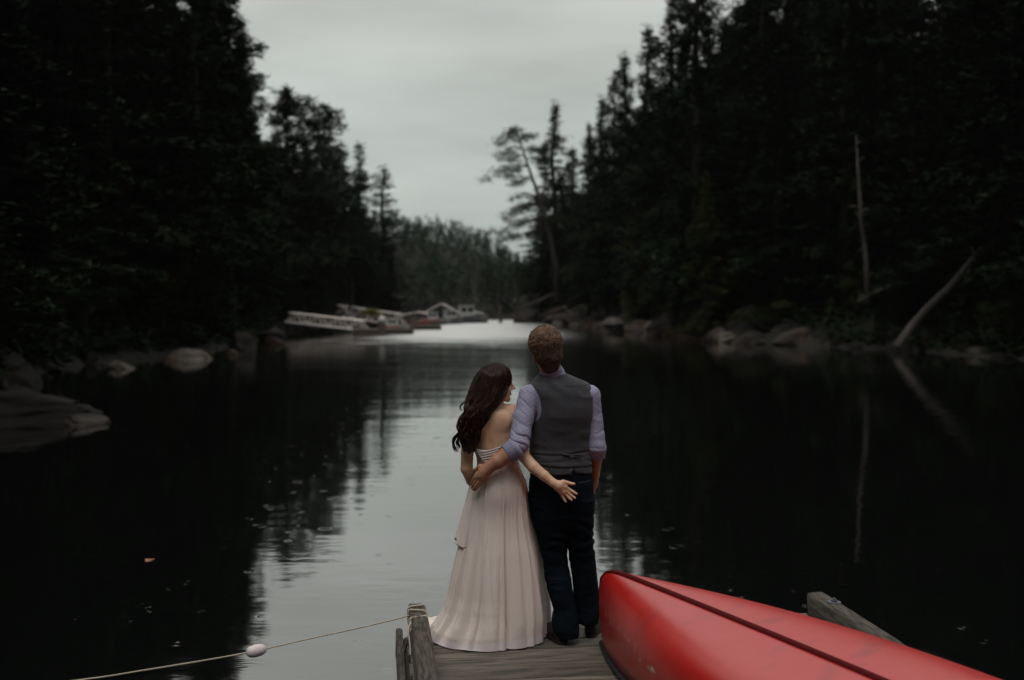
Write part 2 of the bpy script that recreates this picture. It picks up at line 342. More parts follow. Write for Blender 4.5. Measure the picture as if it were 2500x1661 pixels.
    df = nd('ShaderNodeBsdfDiffuse'); df.inputs['Color'].default_value = (.0035, .0045, .004, 1)
    mx = nd('ShaderNodeMixShader'); l.new(math_('POWER', fr.outputs[0], .5), mx.inputs[0]); l.new(df.outputs[0], mx.inputs[1]); l.new(gl.outputs[0], mx.inputs[2])
    l.new(mx.outputs[0], out.inputs[0]); return m
M['water'] = make_water()

# ------------------------------------------------------------------ setting: water and ground
wv = [(-900, -300, 0), (900, -300, 0), (900, 1500, 0), (-900, 1500, 0)]
tag(obj('water', make_mesh('water', wv, [(0, 1, 2, 3)], M['water'], False)), 'dark still lake water reflecting grey sky and trees', kind='structure')

LY = np.array([-60, 0, 14, 22, 30, 37, 44, 50, 62, 77, 90, 116, 140, 165, 185, 400.])
LX = np.array([-26, -19, -13.5, -11.5, -15, -17, -17.2, -15.8, -17.0, -18.5, -21.5, -25, -22, -19.5, -17, -40.])
RY = np.array([-60, 0, 20, 32, 44, 55, 61, 68, 80, 95, 105, 125, 140, 150, 165, 185, 400.])
RX = np.array([40, 34, 27, 24.5, 23, 21.5, 18.0, 13.8, 12.6, 12.2, 11.7, 9.0, 6.0, 4.6, 3.0, 2.0, 60.])
RIDX = np.array([-400, -140, -80, -37, -22, -12, -4, 4, 12, 30, 60, 140, 400.]); RIDZ = np.array([44, 36, 29, 24.5, 22.5, 20.5, 15.5, 10, 6.5, 5, 9, 25, 45.])
def ground_z(x, y):
    x = np.asarray(x, float); y = np.asarray(y, float)
    s = np.maximum(np.interp(y, LY, LX) - x, x - np.interp(y, RY, RX))
    s = np.maximum(s, np.maximum((y - 186) * .9, -14 - y))
    s = np.where(y > 186, np.maximum(s, 1), s)
    n = pnoise(np.stack([x * .11, y * .11, 0 * x], -1).reshape(-1, 3)).reshape(x.shape)
    n2 = pnoise(np.stack([x * .5, y * .5, 0 * x + 4], -1).reshape(-1, 3)).reshape(x.shape)
    bank = np.where(s < 0, -2.0 + .0 * s, np.minimum(s, 2.2) * .55 + np.clip(s - 2.2, 0, 45) * .26 + n * np.clip(s * .12, 0, 2.2) + n2 * np.clip(s * .2, 0, .35))
    bank = np.where(s < 0, np.maximum(-2, s * 1.3 - .05), bank)
    far = np.clip((y - 190) / 130, 0, 1); far = far * far * (3 - 2 * far)
    return np.where(y > 186, np.minimum(bank, 3.5) * (1 - far) + np.interp(x, RIDX, RIDZ) * far, bank)
gx = np.concatenate([np.linspace(-900, -130, 10), np.arange(-120, 120, 1.15), np.linspace(130, 900, 10)])
gy = np.concatenate([np.linspace(-300, -65, 6), np.arange(-60, 10, 4), np.arange(10, 200, 1.3), np.arange(202, 420, 5), np.linspace(440, 1500, 10)])
GX, GY = np.meshgrid(gx, gy); GZ = ground_z(GX, GY)
nx, ny = len(gx), len(gy); idx = np.arange(nx * ny).reshape(ny, nx)
gf = np.stack([idx[:-1, :-1], idx[:-1, 1:], idx[1:, 1:], idx[1:, :-1]], -1).reshape(-1, 4)
tag(obj('ground', make_mesh('ground', np.stack([GX, GY, GZ], -1).reshape(-1, 3), gf, M['earth'])), 'dark forested banks rising from the lake on both sides', kind='structure')

# ------------------------------------------------------------------ trees
def leaf_tris(cen, size, rs, flat=.5, droop=0.0, n_per=3):
    """n_per ragged triangles around each centre"""
    n = len(cen) * n_per; c = np.repeat(cen, n_per, 0) + rs.normal(0, size * .45, (n, 3)); s = size * rs.uniform(.6, 1.4, (n, 1))
    a = rs.uniform(0, 2 * math.pi, n); u = np.stack([np.cos(a), np.sin(a), rs.normal(0, .35, n) - droop], -1)
    w = np.stack([-np.sin(a), np.cos(a), rs.normal(0, flat, n)], -1)
    v = np.stack([c - u * s * .8, c + u * s * .8 + w * s * .10, c + w * s * .34], 1).reshape(-1, 3)
    return v

def conifer(seed, H=24., rad=3.4, base=.16, spacing=.38, per=6, rise=.15, droop=.09, dens=9.5, size=.30, gap=.10, bunch=0.0, lean=0.0, top_pow=.85, need='needle', tip_round=0.0):
    rs = np.random.default_rng(seed); tr = MB()
    def axis(z):
        k = z / H
        return np.array([lean * k * k * H * .5 + .12 * math.sin(z * .5 + seed), .10 * math.cos(z * .43 + seed), z])
    zs = np.linspace(-1.2, H * .985, 15); tr.tube([axis(z) for z in zs], [max(.03, .016 * H * (1 - max(z, 0) / H) ** .8 + .01) for z in zs], 9)
    cen = []
    z = base * H
    while z < H * .985:
        t = (z - base * H) / (H * (1 - base)); L0 = rad * ((1 - t) ** top_pow * (1 - tip_round) + tip_round * math.sqrt(max(0, 1 - t ** 2.2))) * min(1, .55 + t * 3)
        env = 1 + .28 * math.sin(z * .9 + seed * 2.1) + .15 * math.sin(z * 2.3 + seed)
        for k in range(per):
            if rs.random() < gap: continue
            a = rs.uniform(0, 2 * math.pi); L = max(.25, L0 * env * rs.uniform(.5, 1.2)); r0 = rise * rs.uniform(.2, 1.8) + .3 * t
            n = max(3, int(L * dens)); s = np.sqrt(rs.uniform(.03, 1, n)) * L if not bunch else (bunch + (1 - bunch) * rs.uniform(0, 1, n)) * L
            side = rs.normal(0, .20, n) * (L - s * .55) * .55
            o = axis(z)
            P = np.stack([o[0] + np.cos(a) * s - np.sin(a) * side, o[1] + np.sin(a) * s + np.cos(a) * side, o[2] + r0 * s - droop * s * s - np.abs(rs.normal(0, .16, n)) - np.abs(side) * .25], -1)
            cen.append(P)
            if L > .8: tr.tube([o, o + [math.cos(a) * L * .5, math.sin(a) * L * .5, r0 * L * .5 - droop * L * L * .25], o + [math.cos(a) * L * .9, math.sin(a) * L * .9, r0 * L * .9 - droop * L * L * .81]], [.045 + .006 * L, .03, .012], 3, False)
        z += spacing * rs.uniform(.7, 1.3) * (1 if not bunch else 2.2)
    tip = axis(H); cen.append(tip + rs.normal(0, .1, (14, 3)) * [1, 1, 4] - [0, 0, .5])
    cen = np.concatenate(cen); v = leaf_tris(cen, size, rs, n_per=4)
    crown = make_mesh('crown', v, np.arange(len(v)).reshape(-1, 3), M[need], False)
    trunk = make_mesh('trunk', np.concatenate(tr.v), tr.f, M['bark'], True)
    return crown, trunk, H

def broad(seed, H=7., rad=2.6, need='shrub_leaf', n=1500, size=.2, trunk_r=.12):
    rs = np.random.default_rng(seed); tr = MB(); cen = []
    tr.tube([(0, 0, -1), (.1, 0, H * .3), (.2, .1, H * .75)], [trunk_r, trunk_r * .8, .03], 7)
    for k in range(14):
        a = rs.uniform(0, 2 * math.pi); zz = rs.uniform(.25, .95) * H; q = rad * rs.uniform(.2, .75) * math.sin(math.pi * min(.95, max(.2, zz / H)))
        c = np.array([math.cos(a) * q, math.sin(a) * q, zz]); tr.tube([(.1, 0, H * .25 + .2 * k / 14), c * [.5, .5, .8], c], [.05, .03, .012], 3, False)
        d = rs.normal(0, 1, (n // 14, 3)); d /= np.linalg.norm(d, axis=1)[:, None]; cen.append(c + d * rs.uniform(.3, 1, (len(d), 1)) * rad * .42 * [1.2, 1.2, .7])
    v = leaf_tris(np.concatenate(cen), size, rs, flat=.9, n_per=2)
    return make_mesh('crown', v, np.arange(len(v)).reshape(-1, 3), M[need], False), make_mesh('trunk', np.concatenate(tr.v), tr.f, M['bark'], True), H

PROTO = {
    'fir': [conifer(1, base=.07), conifer(2, rad=3.9, gap=.2, base=.1), conifer(3, rad=3.2, base=.12, rise=.3)],
    'cedar': [conifer(11, rad=3.7, droop=.14, rise=.35, base=.08), conifer(12, rad=4.1, droop=.16, rise=.45, base=.05, gap=.18)],
    'olive': [conifer(21, rad=3.9, droop=.12, rise=.3, base=.06, need='needle_olive')],
    'sparse': [conifer(31, H=20, rad=3.3, base=.30, per=7, gap=.2, bunch=.12, dens=9, tip_round=.3), conifer(32, H=20, rad=2.9, base=.42, per=7, gap=.22, bunch=.12, rise=.3, dens=9)],
    'round': [conifer(41, H=18, rad=3.6, base=.2, tip_round=.55, gap=.16, rise=.3, per=7)],
    'spire': [conifer(51, H=18, rad=1.6, base=.1, per=4, gap=.2, need='needle_pale')],
    'shrub': [broad(61), broad(62, rad=3.2)],
}
NTREE = 0
def tree(kind, x, y, h, label, cat='tree', group=None, var=None, width=1.0, name=None, rz=None, z=None):
    global NTREE; NTREE += 1
    P = PROTO[kind]; cr_, tr_, H = P[(var if var is not None else NTREE) % len(P)]
    z0 = float(ground_z(np.array([x]), np.array([y]))[0]) if z is None else z
    r_ = root(name or {'fir': 'fir_tree', 'cedar': 'cedar_tree', 'olive': 'cedar_tree', 'sparse': 'pine_tree', 'round': 'fir_tree', 'spire': 'spruce_tree', 'shrub': 'shrub'}[kind], (x, y, z0), label, cat, group)
    s = h / H; r_.rotation_euler.z = random.uniform(0, 6.28) if rz is None else rz; r_.scale = (s * width, s * width, s)
    for nm, me in (('trunk', tr_), ('crown', cr_)):
        o = bpy.data.objects.new(nm, me); COL.objects.link(o); o.parent = r_
    return r_
def tip_tree(kind, px, py, d, label, width=1.0, **kw):
    """a tree d metres away whose tip rises to that height"""
    p = at(px, py, d); z0 = float(ground_z(np.array([p[0]]), np.array([d]))[0])
    return tree(kind, p[0], d, p[2] - max(z0, 0), label, width=width, **kw)

# trees that show singly against the sky, left bank
tip_tree('fir', 478, -330, 58, 'very tall dark fir filling the upper edge of the left forest', width=1.0, var=0)
tip_tree('fir', 560, -75, 64, 'tall dark fir at the inner edge of the left forest, branches out over the lake', width=.95, var=1)
tip_tree('round', 700, 206, 108, 'round-topped fir next to the tallest firs on the left bank', width=1.25)
tip_tree('fir', 742, 300, 112, 'lower fir wedged between the two dome-topped firs on the left bank', width=1.3, var=1)
tip_tree('round', 787, 248, 130, 'dark fir with a domed top, second down the left skyline', width=1.2)
tip_tree('sparse', 842, 362, 142, 'small ragged conifer below the domed fir on the left skyline', width=1.5, var=0)
tip_tree('spire', 876, 350, 152, 'thin grey-green spire tree on the left skyline', width=1.5)
tip_tree('sparse', 936, 405, 168, 'lone conifer with a bare lower trunk above the far gangway', width=1.8, var=1)
tip_tree('fir', 528, -210, 62, 'tall dark fir just left of the lakeward edge of the left forest', width=1.25, var=2)
tip_tree('fir', 585, 40, 70, 'fir stepping down from the lakeward edge of the left forest', width=1.3, var=0)
# right bank
tip_tree('cedar', 1700, -260, 74, 'very tall conifer with drooping limbs at the inner edge of the right forest', width=.95, var=0)
tip_tree('fir', 1830, -260, 90, 'tallest fir top right of the drooping-limbed conifer, crown beyond the picture', width=1.3, var=0)
tip_tree('fir', 1925, -240, 86, 'tall dark fir above the thin pale dead tree', width=1.3, var=1)
tip_tree('cedar', 2030, -300, 84, 'tall drooping conifer above the leaning bleached trunk', width=1.1, var=1)
tip_tree('fir', 1640, -60, 82, 'tall fir whose ragged limbs reach out over the right shore', width=1.0, var=1)
tip_tree('fir', 1528, 128, 113, 'fir with a sharp top standing left of the tall right-hand forest', width=1.25, var=2)
tip_tree('cedar', 1499, 180, 118, 'broad-topped conifer crowding the sharp-topped fir', width=1.0, var=1)
tip_tree('fir', 1352, 248, 152, 'narrow conifer with short gappy limbs behind the leaning pine', width=1.25, var=1)
tip_tree('fir', 1398, 360, 150, 'shorter fir touching the narrow conifer behind the leaning pine', width=1.5, var=2)
tip_tree('fir', 1326, 470, 160, 'low bushy fir right behind the trunk of the leaning pine', width=1.7, var=0)
tip_tree('cedar', 1372, 430, 154, 'low broad conifer filling the foot of the narrow conifer', width=1.5, var=1)
tip_tree('fir', 1468, 235, 124, 'dark fir crowding the left side of the sharp-topped fir', width=1.3, var=1)
tip_tree('fir', 1578, 60, 100, 'tall bushy fir between the sharp-topped fir and the tallest trees', width=1.25, var=2)
tip_tree('fir', 1437, 300, 129, 'mid-height fir filling the gap right of the narrow conifer', width=.9, var=0)
tip_tree('olive', 1725, 420, 70, 'yellow-green cedar low on the right bank in front of the dark forest', width=1.15)
tip_tree('olive', 1560, 520, 99, 'small olive-toned cedar over the rocks of the right shore', width=1.1)

# leaning pine on the rocky point
def leaning_pine():
    rs = np.random.default_rng(77); D = 138.
    P = [at(*q, D) for q in ((1362, 735), (1357, 650), (1344, 585), (1330, 530), (1312, 470), (1290, 408), (1272, 352), (1262, 322))]
    r_ = root('pine_tree', P[0], 'leaning pine with a bare curved trunk on the rocky point, open sky around it', 'tree')
    tr = MB(); tr.tube(P, [.42, .36, .32, .28, .24, .18, .12, .06], 9)
    cen = []
    # limb ends (seen against the sky) with flat needle pads
    limbs = [((1290, 408), (1222, 405), (1190, 442)), ((1300, 440), (1240, 430), (1205, 425)), ((1272, 352), (1240, 335), (1225, 350)), ((1268, 340), (1290, 328), (1300, 335)),
             ((1284, 390), (1320, 385), (1318, 400)), ((1262, 322), (1258, 312), (1262, 318)), ((1280, 380), (1250, 385), (1232, 388)), ((1298, 430), (1265, 445), (1255, 450)),
             ((1318, 486), (1280, 470), (1250, 490)), ((1322, 500), (1285, 500), (1270, 505)), ((1318, 486), (1270, 505), (1238, 520)), ((1332, 540), (1320, 560), (1310, 566)),
             ((1330, 530), (1245, 565), (1180, 570)), ((1338, 560), (1290, 585), (1250, 575)), ((1276, 362), (1245, 360), (1215, 378)), ((1290, 400), (1262, 415), (1240, 418)), ((1270, 345), (1255, 322), (1240, 330)), ((1278, 372), (1300, 360), (1310, 368)), ((1322, 500), (1255, 520), (1228, 540)), ((1335, 555), (1225, 590), (1195, 585)), ((1330, 535), (1270, 545), (1230, 558)), ((1336, 560), (1345, 530), (1360, 520))]
    for i, (a, b, c) in enumerate(limbs):
        dd = rs.uniform(-2.0, 2.0); A = at(*a, D); B = at(*b, D + dd * .5); C = at(*c, D + dd)
        tr.tube([A, (A + B) / 2 + [0, 0, .2], B, C], [.11, .08, .06, .02], 4, False)
        for q in range(9):
            w = rs.uniform(.35, 1.05); c0 = A * (1 - w) ** 2 + 2 * B * w * (1 - w) + C * w * w
            c0 = c0 + rs.normal(0, .45, 3) * [1, 1, .5]; cen.append(c0 + rs.normal(0, 1, (22, 3)) * [.42, .42, .20])
    v = leaf_tris(np.concatenate(cen), .26, rs, n_per=3)
    me = make_mesh('trunk', np.concatenate(tr.v), tr.f, M['bark']); obj('trunk', me, r_)
    obj('crown', make_mesh('crown', v, np.arange(len(v)).reshape(-1, 3), M['needle'], False), r_)
leaning_pine()

# the packed forest on both banks
def landmark(side, x, y):
    px = 1250 + x / y * FPX
    if side > 0:
        for lim, t in ((1330, 'the tip of the right-hand point'), (1450, 'the leaning pine'), (1600, 'the yellow bush'), (1740, 'the grey stump'), (1950, 'the long rusty ledge'), (2150, 'the thin pale dead tree'), (2350, 'the leaning bleached trunk')):
            if px < lim: return t
        return 'the far end of the right bank'
    for lim, t in ((150, 'the large low boulder'), (360, 'the thin tilted slab'), (540, 'the pale flat-topped boulder'), (680, 'the upright grey rock'), (850, 'the nearer gangway')):
        if px < lim: return t
    return 'the far docks on the left'
KINDW = {'fir': 'dark fir', 'cedar': 'dark drooping conifer', 'sparse': 'ragged conifer', 'olive': 'olive-tinged cedar'}
ROCKW = {'rock': 'grey-brown', 'rock_pale': 'pale', 'rock_rust': 'rust-stained', 'rock_dark': 'dark'}
def sky_l(px): return np.interp(px, [0, 470, 540, 585, 620, 655, 720, 790, 850, 900, 950, 985, 1020], [-420, -300, -140, 60, 330, 345, 350, 400, 445, 480, 530, 570, 640])
def sky_r(px): return np.interp(px, [1250, 1310, 1360, 1420, 1480, 1560, 1600, 1660, 1800, 2500], [700, 610, 500, 420, 350, 260, 60, -150, -300, -450])
gl_ = ('dark conifer packed in the forest wall on the left bank', 'packed conifers of the left bank')
gr_ = ('dark conifer packed in the forest wall on the right bank', 'packed conifers of the right bank')
for side in (-1, 1):
    yy = 24.0 if side < 0 else 30.0
    while yy < 176:
        for row in range(6):
            y = yy + random.uniform(-1.6, 1.6); s = (2.2, 5.5, 9.5, 14, 20, 28)[row] + random.uniform(-1.3, 1.3)
            x = np.interp(y, LY, LX) - s if side < 0 else np.interp(y, RY, RX) + s + (2.2 if y > 58 else 0)
            px = 1250 + x / y * FPX
            if px < -330 or px > 2830: continue
            top = sky_l(px) if side < 0 else sky_r(px)
            z0 = float(ground_z(np.array([x]), np.array([y]))[0])
            hmax = CAMZ + (750 - top) / FPX * y - z0
            h = min(random.uniform(21, 31) if row else random.uniform(12, 24), hmax * random.uniform(.70, 1.03))
            if h < 5: continue
            k = random.choice((['fir', 'fir', 'fir', 'cedar', 'cedar', 'sparse'] if y > 75 else ['fir', 'cedar']) if h > 9 else ['fir', 'cedar'])
            if side > 0 and 1560 < px < 1900 and row < 2 and random.random() < .45: k = 'olive'
            lab, grp = gl_ if side < 0 else gr_; lab = KINDW[k] + (' in the front rank above ' if row < 2 else ' deep in the forest behind ') + landmark(side, x, y)
            wd = min(2.2, max(1.2, 17 / h + .5)) * random.uniform(.85, 1.15)
            if px > 1150 and px < 1420: wd *= .8
            tree(k, x, y, h, lab, group=grp, width=wd)
        yy += 3.8 + yy * .008
# unseen firs behind the camera and beside the view, added to block low skylight
for k in range(125):
    if k < 55: x, y = random.uniform(-30, 38), -random.uniform(15, 40)
    else:
        y = random.uniform(-14, 24); x = np.interp(y, LY, LX) - random.uniform(1.5, 14) if k % 2 else np.interp(y, RY, RX) + random.uniform(1.5, 14)
        if abs(x) < y * .58 + 2: continue
    tree('fir', x, y, random.uniform(20, 27), 'tall conifer on the unseen near shore, added to block low skylight', group='added conifers outside the view', width=1.4)
# shrubs along the waterline
glab = {-1: ('low leafy shrub at the foot of the left forest', 'shrubs on the left bank'), 1: ('low leafy shrub at the foot of the right forest', 'shrubs on the right bank')}
for side in (-1, 1):
    yy = 28.
    while yy < 165:
        y = yy; s = random.uniform(.9, 2.6) + (2.2 if side > 0 and y > 58 else 0); x = np.interp(y, LY, LX) - s if side < 0 else np.interp(y, RY, RX) + s
        px = 1250 + x / y * FPX
        if -100 < px < 2600 and not (640 < px < 1000 and y > 84):
            tree('shrub', x, y, random.uniform(1.6, 3.8), 'low leafy shrub growing at the waterline by ' + landmark(side, x, y), 'shrub', glab[side][1], width=random.uniform(1, 1.5))
        yy += random.uniform(1.6, 3.6) + yy * .01

def bush(loc, r, m, label, n=420, size=.13, flat=.55):
    rs = np.random.default_rng(int(abs(loc[0] * 100)))
    d = rs.normal(0, 1, (n, 3)); d /= np.linalg.norm(d, axis=1)[:, None]; d[:, 2] = np.abs(d[:, 2])
    cen = d * rs.uniform(.35, 1, (n, 1)) * np.array([r, r * .8, r * flat]); v = leaf_tris(cen, size, rs, flat=.9, n_per=2)
    r_ = root('shrub', loc, label, 'shrub'); st = MB()
    for k in range(5):
        a = rs.uniform(0, 6.28); st.tube([np.array(loc) + [0, 0, -.3], np.array(loc) + [math.cos(a) * r * .5, math.sin(a) * r * .4, r * flat * .7]], [.03, .012], 4)
    st.build('stem', M['bark'], r_)
    o = bpy.data.objects.new('foliage', make_mesh('foliage', v, np.arange(len(v)).reshape(-1, 3), M[m], False)); COL.objects.link(o); o.parent = r_
bush(at(1572, 764, 104), 1.25, 'yellow_leaf', 'bright yellow autumn bush on the rocks of the right shore')
bush(at(1908, 750, 63), .7, 'shrub_leaf', 'small pale green sapling above the right shore ledge')
bush(at(1850, 786, 66), 2.2, 'shrub_leaf', 'broad green bush trailing over the rocky ledge on the right', n=900)
bush(at(2290, 756, 60), 1.0, 'shrub_leaf', 'pale leafy sprig beside the leaning bleached trunk')
bush(at(905, 768, 112), 1.3, 'yellow_leaf', 'dull yellow bush behind the far gangway', size=.2)

# far wooded hill: reads as one mass
def far_wood():
    rs = np.random.default_rng(5); V = []; n = 2600
    x = rs.uniform(-130, 95, n); y = 187 + 148 * rs.uniform(0, 1, n) ** 1.25; z = ground_z(x, y); h = rs.uniform(4.5, 8.5, n)
    h *= np.where(rs.random(n) < .03, 1.25, 1)
    for i in range(n):
        m = 100 if -60 < x[i] < 40 else 30
        t = rs.uniform(0, 1, m) ** .8; a = rs.uniform(0, 6.28, m); q = (1 - t) * h[i] * .40 * np.sqrt(rs.uniform(.15, 1, m)) * (1 + .3 * np.sin(t * 22))
        cen = np.stack([x[i] + np.cos(a) * q, y[i] + np.sin(a) * q, z[i] + t * h[i]], -1); V.append(leaf_tris(cen, .62, rs, n_per=1, droop=.3))
    v = np.concatenate(V)
    tag(obj('far_forest', make_mesh('far_forest', v, np.arange(len(v)).reshape(-1, 3), M['needle_pale'], False)), 'hazy wooded hill closing the far end of the lake', kind='stuff')
far_wood()
# undergrowth that covers the banks
def undergrowth():
    rs = np.random.default_rng(9); C_ = []
    for side in (-1, 1):
        n = 17500; y = 6 + (176 - 6) * rs.uniform(0, 1, n) ** 1.3; s = .5 + rs.uniform(0, 1, n) ** 2 * 22; s = s + (np.clip((y - 60) * .35, 0, 2.6) if side > 0 else 0)
        x = np.interp(y, LY, LX) - s if side < 0 else np.interp(y, RY, RX) + s
        C_.append(np.stack([x, y, ground_z(x, y) + rs.uniform(0, 1.1, n) * np.clip(s, 0, 1)], -1))
    v = leaf_tris(np.concatenate(C_), .38, rs, flat=.8, n_per=3)
    tag(obj('undergrowth', make_mesh('undergrowth', v, np.arange(len(v)).reshape(-1, 3), M['needle'], False)), 'dark undergrowth covering both banks beneath the trees', kind='stuff')
undergrowth()

# ------------------------------------------------------------------ rocks and dead wood
def rock_mesh(seed, m, sub=4):
    import bmesh
    bm = bmesh.new(); bmesh.ops.create_icosphere(bm, subdivisions=sub, radius=1); v = np.array([p.co[:] for p in bm.verts])
    rs = np.random.default_rng(seed)
    for k in range(17):   # planar facets
        d = rs.normal(0, 1, 3); d[2] = abs(d[2]) * .8; d /= np.linalg.norm(d); c = rs.uniform(.5, .92); q = v @ d; v = v - np.outer(np.maximum(0, q - c) * .97, d)
    v *= (1 + .10 * fbm(v * 1.7 + seed * 3.1, 4, seed) - .10 * np.exp(-(fbm(v * 1.3 + seed, 2, seed + 5) / .06) ** 2))[:, None]
    for i, p in enumerate(bm.verts): p.co = v[i]
    me = bpy.data.meshes.new('rock'); bm.to_mesh(me); bm.free(); me.materials.append(M[m]); me.polygons.foreach_set('use_smooth', np.ones(len(me.polygons), dtype=bool)); return me
ROCK = {m: [rock_mesh(s + i * 7, m) for s in (1, 2, 3)] for i, m in enumerate(('rock', 'rock_pale', 'rock_rust', 'rock_dark'))}
def rock(p, size, m, label, group=None, rz=0, var=0, me=None, tilt=0):
    o = bpy.data.objects.new('boulder', me or ROCK[m][var % 3]); COL.objects.link(o); o.location = tuple(map(float, p)); o.scale = tuple(map(float, size)); o.rotation_euler = (0, tilt, rz)
    return tag(o, label, 'rock', group)
big = rock_mesh(101, 'rock_dark', 5)
rock((-11.9, 21.4, .0), (3.2, 2.2, .68), 'rock_dark', 'large low boulder in the water nearest the dock on the left', me=big, rz=.2)
rock((-8.55, 20.3, .0), (.62, .55, .22), 'rock', 'brownish rock at the tip of the large low boulder', var=1, rz=.3, tilt=.15)
rock((-16.2, 29.5, .2), (2.9, 2.2, 1.15), 'rock_dark', 'rounded black boulder behind the large low boulder', me=big, rz=2)
rock(at(462, 872, 45.5), (1.35, 1.0, .62), 'rock_pale', 'pale flat-topped boulder at the left waterline, largest light rock there', var=0)
rock(at(418, 880, 44.2), (.46, .4, .30), 'rock_rust', 'small orange rock touching the pale flat-topped boulder', var=1)
rock(at(566, 862, 50), (.42, .4, .3), 'rock_rust', 'small rusty rock right of the pale flat-topped boulder', var=2)
rock(at(305, 898, 38.5), (.75, .4, .22), 'rock_pale', 'tilted thin slab of rock left of the pale boulder', var=2, tilt=.35)
rock(at(600, 835, 56), (1.0, .9, .95), 'rock', 'upright grey rock under the shrubs of the left bank', var=1)
rock(at(676, 836, 63), (.9, .6, .35), 'rock_rust', 'reddish slab where the left shore meets the gangways', var=2, tilt=.3)
rock(at(1500, 786, 100), (1.5, 1.2, .75), 'rock_pale', 'pale smooth rock face rising from the right waterline', var=0)
rock(at(1615, 796, 88), (1.3, 1.0, .6), 'rock', 'light angular rock below the grey stump on the right shore', var=1, tilt=.2)
rock(at(1290, 778, 150), (2.6, 2.0, 1.3), 'rock', 'rock mound at the very tip of the right-hand point', var=1)
rock(at(1375, 778, 140), (2.6, 2.0, 1.2), 'rock', 'broad rock below the leaning pine', var=2)
rock(at(1800, 815, 72), (2.6, 1.2, .55), 'rock_rust', 'long low rusty ledge along the right waterline', var=0, rz=-.1)
rock(at(1700, 812, 77), (2.1, 1.2, .6), 'rock_rust', 'short rusty ledge left of the long one', var=1)
rock(at(2145, 800, 60), (1.1, .9, .6), 'rock', 'grey boulder left of the leaning bleached trunk', var=2)
rock(at(2080, 745, 64), (.35, .3, .2), 'rock_pale', 'small pale stone on the right bank above the waterline', var=2)
for side in (-1, 1):
    lab = ('dark boulder in the jumbled rock line of the left shore', 'shore boulders on the left') if side < 0 else ('brownish boulder in the jumbled rock line of the right shore', 'shore boulders on the right')
    yy = 25.
    while yy < 172:
        y = yy + random.uniform(-.8, .8); off = random.uniform(-.5, 2.2); x = np.interp(y, LY, LX) - off if side < 0 else np.interp(y, RY, RX) + off
        sz = random.uniform(.28, .75) * (1 + y / 140)
        m = random.choice(['rock_dark', 'rock_dark', 'rock', 'rock'] if side < 0 else ['rock', 'rock', 'rock_rust', 'rock_pale', 'rock_dark'] if y > 75 else ['rock_dark', 'rock_dark', 'rock', 'rock_rust'])
        rock((x, y, max(0, off) * .3), (sz * random.uniform(.9, 1.6), sz, sz * random.uniform(.45, .85)), m, ROCKW[m] + ' rounded boulder in the waterline jumble by ' + landmark(side, x, y), lab[1], random.uniform(-.5, .5), random.randint(0, 2), tilt=random.uniform(-.3, .3))
        yy += random.uniform(.8, 1.7) + yy * .004

rsh = random.Random(4)
for k in range(120):     # broken slabs and ledges of the rocky right shore
    y = rsh.uniform(62, 160); off = rsh.uniform(-.3, 4.6); x = np.interp(y, RY, RX) + off; sz = rsh.uniform(.4, .95) * (1 + y / 150)
    m = rsh.choice(['rock', 'rock', 'rock', 'rock_rust', 'rock_pale', 'rock_dark'])
    rock((x, y, max(0, off) * .50), (sz * rsh.uniform(1.0, 1.8), sz, sz * rsh.uniform(.45, .9)), m, ROCKW[m] + (' broken slab low on the ledges by ' if off < 2 else ' broken slab high on the ledges by ') + landmark(1, x, y), 'broken ledges on the right shore', rsh.uniform(-.6, .6), rsh.randint(0, 2), tilt=rsh.uniform(-.5, .5))
def log(name, pts, rad, m, label, cat='log', stubs=0, seed=1):
    mb = MB(); rs = np.random.default_rng(seed); pts = [np.asarray(p, float) for p in pts]; mb.tube(pts, rad, 9)
    for k in range(stubs):
        i = rs.integers(0, len(pts) - 1); a = pts[i] + (pts[i + 1] - pts[i]) * rs.random(); d = rs.normal(0, 1, 3); d /= np.linalg.norm(d); L = rs.uniform(.3, .9)
        mb.tube([a, a + d * L * .5, a + d * L + [0, 0, -.1]], [.05, .035, .012], 5)
    o = mb.build(name, M[m], None, True); return tag(o, label, cat)
log('fallen_tree', [at(2190, 850, 52.6), at(2225, 800, 53), at(2265, 752, 52.0), at(2320, 700, 51), at(2370, 640, 50), at(2396, 604, 49.3)], [.28, .24, .19, .17, .15, .09], 'bark_dead', 'bleached dead trunk leaning over the right shore', 'dead tree', 5, 3)
log('dead_tree', [at(2119, 740, 56.5), at(2113, 620, 56.5), at(2103, 540, 56.4), at(2096, 440, 56.2), at(2090, 330, 56)], [.15, .12, .10, .07, .02], 'bark_dead', 'thin pale dead tree standing upright before the right forest', 'dead tree', 12, 4)
log('driftwood', [at(2350, 858, 52), at(2400, 835, 52), at(2440, 812, 52.4)], [.09, .16, .13], 'bark_dead', 'short driftwood log half in the water at the far right', 'log', 3, 5)
log('driftwood', [at(2095, 735, 56), at(2150, 708, 56), at(2215, 684, 56)], [.07, .1, .05], 'bark_dead', 'thin grey branch lying on the right bank left of the leaning trunk', 'log', 3, 6)
log('driftwood', [at(1590, 800, 86), at(1640, 778, 87), at(1695, 752, 88)], [.12, .18, .1], 'bark_dead', 'slanting grey driftwood log among the right shore rocks', 'log', 3, 7)
log('tree_stump', [at(1655, 775, 90), at(1652, 745, 90), at(1668, 722, 90)], [.62, .45, .25], 'bark_dead', 'weathered grey stump standing on the right shore', 'stump', 5, 8)
log('driftwood', [at(1925, 792, 64), at(1965, 790, 64.5), at(1978, 768, 65)], [.05, .09, .04], 'bark_dead', 'bent pale branch hanging over the right ledge', 'log', 2, 9)
log('driftwood', [at(1255, 758, 142), at(1310, 738, 143), at(1365, 712, 144)], [.2, .3, .2], 'bark_dead', 'grey log sloping down the rocky point below the leaning pine', 'log', 3, 10)

